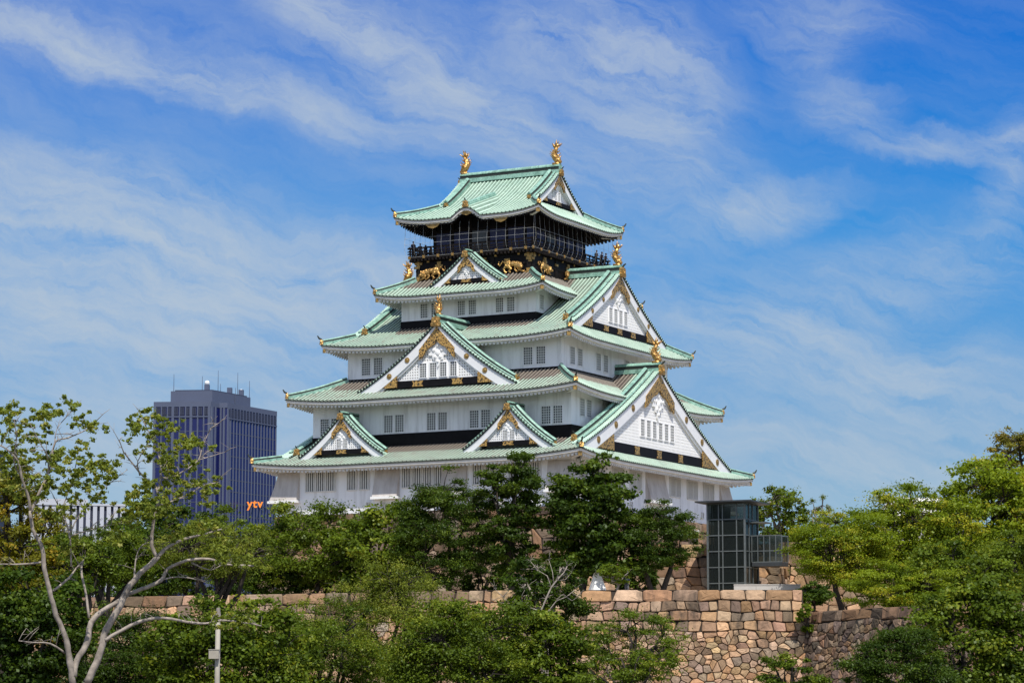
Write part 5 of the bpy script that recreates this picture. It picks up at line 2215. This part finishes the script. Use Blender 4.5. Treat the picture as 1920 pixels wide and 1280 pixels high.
LIMBS = [  # (width at start, width at end, depth at start, depth at end, points)
    (26, 22, 0, 0, [(335, 1560), (318, 1420), (318, 1280)]),
    (27, 24, .3, .2, [(330, 1560), (350, 1380), (372, 1280)]),
    (17, 9, 0, -.8, [(312, 1290), (300, 1190), (290, 1120), (265, 1040), (240, 985), (225, 930), (212, 880), (190, 790), (180, 700), (140, 620), (130, 540)]),
    (9, 3, -.8, -1.6, [(130, 540), (118, 470), (92, 400), (78, 330), (25, 275), (-30, 250)]),
    (8, 2, -.8, -.2, [(132, 550), (168, 460), (210, 370), (235, 250), (290, 230), (370, 195), (410, 160)]),
    (4, 1.5, -.6, -1.6, [(210, 370), (200, 300), (170, 250), (130, 170)]),
    (4, 1.5, -1.0, -1.8, [(92, 400), (60, 330), (70, 240), (60, 150)]),
    (3, 1.2, -.4, .4, [(235, 250), (245, 190), (300, 120)]),
    (18, 13, .0, .6, [(318, 1250), (325, 1190), (372, 1110), (390, 1020), (440, 970), (510, 930), (548, 900)]),
    (20, 14, .2, .4, [(372, 1280), (415, 1190), (440, 1110), (455, 1050), (505, 965), (535, 900), (560, 860), (600, 810), (640, 775), (680, 735)]),
    (11, 4, .4, 1.0, [(680, 735), (720, 695), (800, 660), (880, 640), (950, 620)]),
    (11, 6, .4, .1, [(675, 740), (650, 690), (655, 610), (668, 540), (680, 490), (668, 440)]),
    (6, 2, .1, -.8, [(668, 440), (610, 390), (565, 335), (530, 290), (512, 240)]),
    (6, 2, .1, .8, [(676, 470), (690, 380), (680, 300), (650, 230), (615, 160), (600, 120)]),
    (5, 1.5, .2, 1.2, [(690, 400), (730, 400), (790, 370), (850, 325), (870, 260), (905, 190), (940, 165)]),
    (3.5, 1.2, .6, 1.4, [(850, 325), (900, 310), (965, 290)]),
    (5, 1.5, .3, 1.4, [(682, 520), (740, 500), (810, 470), (880, 430), (940, 420)]),
    (4, 1.5, -.4, -1.2, [(600, 390), (590, 330), (640, 250)]),
    (12, 5, .6, 1.3, [(548, 900), (600, 880), (690, 840), (720, 790), (800, 755), (900, 748), (960, 770), (1090, 778)]),
    (5, 1.5, .9, 1.6, [(690, 838), (760, 825), (840, 835), (880, 850)]),
    (4, 1.2, 1.1, 1.7, [(820, 765), (900, 795), (960, 770), (1010, 780)]),
    (11, 3, .2, 1.2, [(450, 1095), (500, 1065), (600, 1015), (700, 1000), (800, 1018), (880, 1025), (950, 1010), (1060, 1022), (1120, 1035)]),
    (6, 2, 0, -.8, [(278, 1150), (215, 1110), (140, 1105), (80, 1098)]),
    (6, 2.5, -.2, -.8, [(180, 762), (100, 770), (0, 770), (-60, 772)]),
    (7, 3, .1, .6, [(228, 885), (290, 835), (325, 790), (358, 750)]),
    (7, 5, .3, .9, [(382, 1000), (365, 880), (348, 800), (358, 752)]),
    (5, 2, .5, .9, [(575, 850), (580, 760), (600, 700), (640, 670)]),
    (6, 2, -.5, .6, [(300, 660), (290, 610), (262, 545), (225, 470)]),
    (4, 1.5, .2, .8, [(300, 640), (340, 560), (440, 450), (540, 370)]),
    (4, 1.5, .4, 1.0, [(300, 650), (380, 625), (450, 607), (525, 595)]),
    (3, 1.5, .5, 1.0, [(262, 545), (300, 440), (330, 330)]),
    (5, 4, .4, .2, [(305, 780), (303, 700), (300, 650)]),
]
mb = MB()
K = .4376 * TY / 5137.9
for w0, w1, d0, d1, pp in LIMBS:
    n_ = len(pp)
    # Catmull-Rom through the joints with a little knuckle wobble
    P3 = [zp(x, y, d0 + (d1 - d0) * i / (n_ - 1)) for i, (x, y) in enumerate(pp)]
    out_p, out_r = [], []
    for i in range(n_ - 1):
        p0, p1, p2, p3 = P3[max(i - 1, 0)], P3[i], P3[i + 1], P3[min(i + 2, n_ - 1)]
        for t in (0, .33, .66):
            a = .5 * ((2 * p1) + (p2 - p0) * t + (2 * p0 - 5 * p1 + 4 * p2 - p3) * t * t + (3 * p1 - p0 - 3 * p2 + p3) * t ** 3)
            s = (i + t) / (n_ - 1)
            rad = (w0 + (w1 - w0) * s) * K * .80
            out_p.append(a + Vector((rr.uniform(-1, 1), rr.uniform(-1, 1), rr.uniform(-1, 1))) * rad * .16)
            out_r.append(rad * rr.uniform(.92, 1.1))
    out_p.append(P3[-1])
    out_r.append(w1 * K * .7)
    mb.tube(out_p, out_r, 9)
    # side twigs on thin limbs
    if w1 < 3.1:
        for j in range(2, len(out_p)):
            a = out_p[j]
            d = Vector((rr.uniform(-1, 1), rr.uniform(-.6, .6), rr.uniform(-.2, 1))) * rr.uniform(.2, .65)
            mb.tube([a, a + d * .5 + Vector((0, 0, .03)), a + d], [.012, .009, .004], 4)
            d2 = Vector((rr.uniform(-1, 1), rr.uniform(-.6, .6), rr.uniform(-.2, 1))) * rr.uniform(.1, .35)
            mb.tube([a + d * .5, a + d * .5 + d2], [.007, .003], 4)
mb.build('trunk', 'bark_pale', bare, smooth=True, recalc=False)
TUFTS = [(40, 110), (70, 135), (20, 200), (110, 185), (160, 130), (200, 120), (250, 125), (310, 110), (350, 150), (390, 185), (200, 205), (150, 230), (60, 260),
         (100, 330), (180, 300), (230, 330), (270, 300), (60, 400), (140, 400), (200, 430), (50, 470), (160, 490), (330, 270), (335, 330), (385, 340), (440, 350), (480, 330), (330, 400), (400, 400), (460, 390),
         (280, 450), (380, 450), (590, 150), (640, 150), (690, 165), (560, 190), (650, 230), (705, 250), (755, 185), (800, 245), (850, 255), (680, 310), (620, 300), (720, 330),
         (700, 390), (800, 400), (660, 420), (760, 470), (600, 470), (560, 480), (850, 440), (920, 430), (880, 490), (720, 520), (640, 540), (560, 560), (20, 120), (10, 300), (5, 380), (100, 440),
         (240, 380), (300, 360), (120, 290), (40, 340), (540, 520), (620, 430), (590, 520), (690, 470), (745, 410), (820, 350), (690, 540), (740, 560), (930, 650), (900, 600), (1000, 640), (250, 560), (180, 560),
         (330, 520), (430, 480), (1000, 760), (940, 730), (1080, 760), (820, 620), (760, 640), (300, 720), (340, 700), (520, 640), (480, 660), (1000, 1010), (1060, 1000), (900, 1000)]
C, Rr_, pr_ = [], [], []
for x, y in TUFTS:
    for q in range(11):
        dx, dy = rr.gauss(0, 27), rr.gauss(0, 22)
        C.append(tuple(zp(x + dx, y + dy, rr.uniform(-1.6, 1.8))))
        s = rr.uniform(7, 19) * K
        Rr_.append((s * 1.3, s * 1.3, s * .8))
        pr_.append(rr.uniform(16, 58))
me = puffs_to_mesh('crown', np.array(C), np.array(Rr_), np.array(pr_), .10, .062, ((.11, .145, .018), (.26, .31, .045), (.34, .34, .07)), rg, .3, .6)
link('crown', me, bare)

# ---- leafless pale branches standing out of the dark crown before the wall
DY = 178.0
bt = at(1018, 1240, DY)
dead = empty('dead_branches_tree', (bt.x, DY, GZ))
tag(dead, 'slender leafless tree with whitish forking branches before the stone wall', 'tree')


def zq(x, y, dy):
    q = at(900 + x / 2.782, 820 + y / 2.782, DY)
    f = (DY + dy) / DY
    return Vector((q.x * f - bt.x, dy, q.z * f - GZ))


mb = MB()
K2 = DY / 5137.9 / 2.782
for w0, w1, d0, d1, pp in [
    (17, 15, 0, 0, [(318, 1500), (322, 1250), (330, 1110), (322, 965)]), (13, 5, 0, .3, [(322, 965), (318, 900), (345, 840), (372, 780), (400, 745), (440, 700), (455, 670)]),
    (9, 3, 0, -.5, [(322, 955), (360, 900), (400, 850), (450, 830), (500, 790)]), (8, 2.5, .1, -.3, [(318, 905), (270, 890), (230, 880), (160, 870), (120, 830), (80, 790)]),
    (5, 2, .2, .6, [(372, 780), (350, 720), (300, 690), (260, 640)]), (5, 2, .2, .5, [(385, 760), (378, 700), (360, 640)]), (4, 1.5, -.1, -.4, [(230, 880), (215, 830), (235, 790)]),
    (4, 1.5, -.1, -.4, [(160, 870), (110, 860), (70, 850)]), (4, 1.5, .3, .6, [(400, 745), (445, 740), (480, 700)]), (4, 1.5, -.3, -.6, [(450, 830), (480, 850), (510, 830)]),
    (6, 2, .3, .5, [(585, 1065), (605, 1045), (615, 1012)])]:
    n_ = len(pp)
    P3 = [zq(x, y, d0 + (d1 - d0) * i / (n_ - 1)) for i, (x, y) in enumerate(pp)]
    mb.tube(P3, [(w0 + (w1 - w0) * i / (n_ - 1)) * K2 * .48 for i in range(n_)], 7)
    for j in range(2, n_):
        for q in range(5):
            d = Vector((rr.uniform(-1, 1), rr.uniform(-.5, .5), rr.uniform(-.1, 1))) * rr.uniform(.3, .8)
            mb.tube([P3[j], P3[j] + d * .5 + Vector((0, 0, .06)), P3[j] + d], [.018, .012, .006], 4)
mb.build('trunk', 'bark_pale', dead, smooth=True, recalc=False)

# ---- further trees and shrubs that close the belt below the wall and under the court trees
tree('broadleaf_tree', 'leafy green tree between the pale willowy tree and the dark crowned one', 915, 1122, 1340, 85, 176, GZ, MID, n=80, per=230, seed=81, group=GF, leaf=.18, flat=.55, depth=.6)
tree('broadleaf_tree', 'light green shrubby tree under the wall cap left of the willowy tree', 525, 1122, 1300, 90, 185, GZ, WILLOW, n=90, per=220, seed=82, group=GF, leaf=.18, flat=.6, depth=.6, open_=.5)
tree('broadleaf_tree', 'thin leafy tree at the lower edge before the boulder wall right of the leafless tree', 1175, 1205, 1340, 90, 156, GZ, MID, n=34, per=150, seed=83, group=GF, leaf=.17, flat=.4, depth=.6, open_=1)
tree('broadleaf_tree', 'yellow green tree low at the left edge', 45, 985, 1200, 85, 180, GZ, YELLOW, n=80, per=210, seed=84, group=GF, leaf=.19, flat=.6, depth=.6)
tree('broadleaf_tree', 'dark tree right of the bare trunks under the white office block', 215, 990, 1095, 90, 210, GZ, MID, n=90, per=210, seed=85, group=GF, leaf=.2, flat=.6, depth=.6)
for i, (px, top, hw_, lb) in enumerate([(265, 1008, 75, 'low dark shrub on the court behind the bare forked trunks'), (360, 1008, 75, 'low dark shrub on the court right of the bare forked trunks'), (450, 1035, 55, 'low dark shrub on the court above the junction box pole'), (150, 1010, 80, 'low dark shrub at the far left of the court'), (312, 1045, 60, 'lowest dark shrub on the court between two larger shrubs behind the bare trunks'), (530, 1052, 48, 'low dark shrub beside the thin white post'), (655, 1040, 45, 'low dark shrub between the two left court trees'), (770, 1035, 45, 'low dark shrub left of the forked trunk'), (905, 1040, 45, 'low dark shrub under the tall narrow tree'), (1190, 1048, 40, 'low dark shrub right of the white tent')]):
    tree('shrub', lb, px, top, 1145, hw_, 262, BZ, DARK, n=36, per=200, seed=90 + i, leaf=.26, flat=.6, cat='shrub', group='shrubs at the foot of the castle base', depth=.7, low=0)

tree('shrub', 'little green plant growing at the top of the wall corner', 1512, 1128, 1185, 22, 236.5, 6.4, MID, n=16, per=130, seed=105, leaf=.2, flat=.8, cat='shrub')
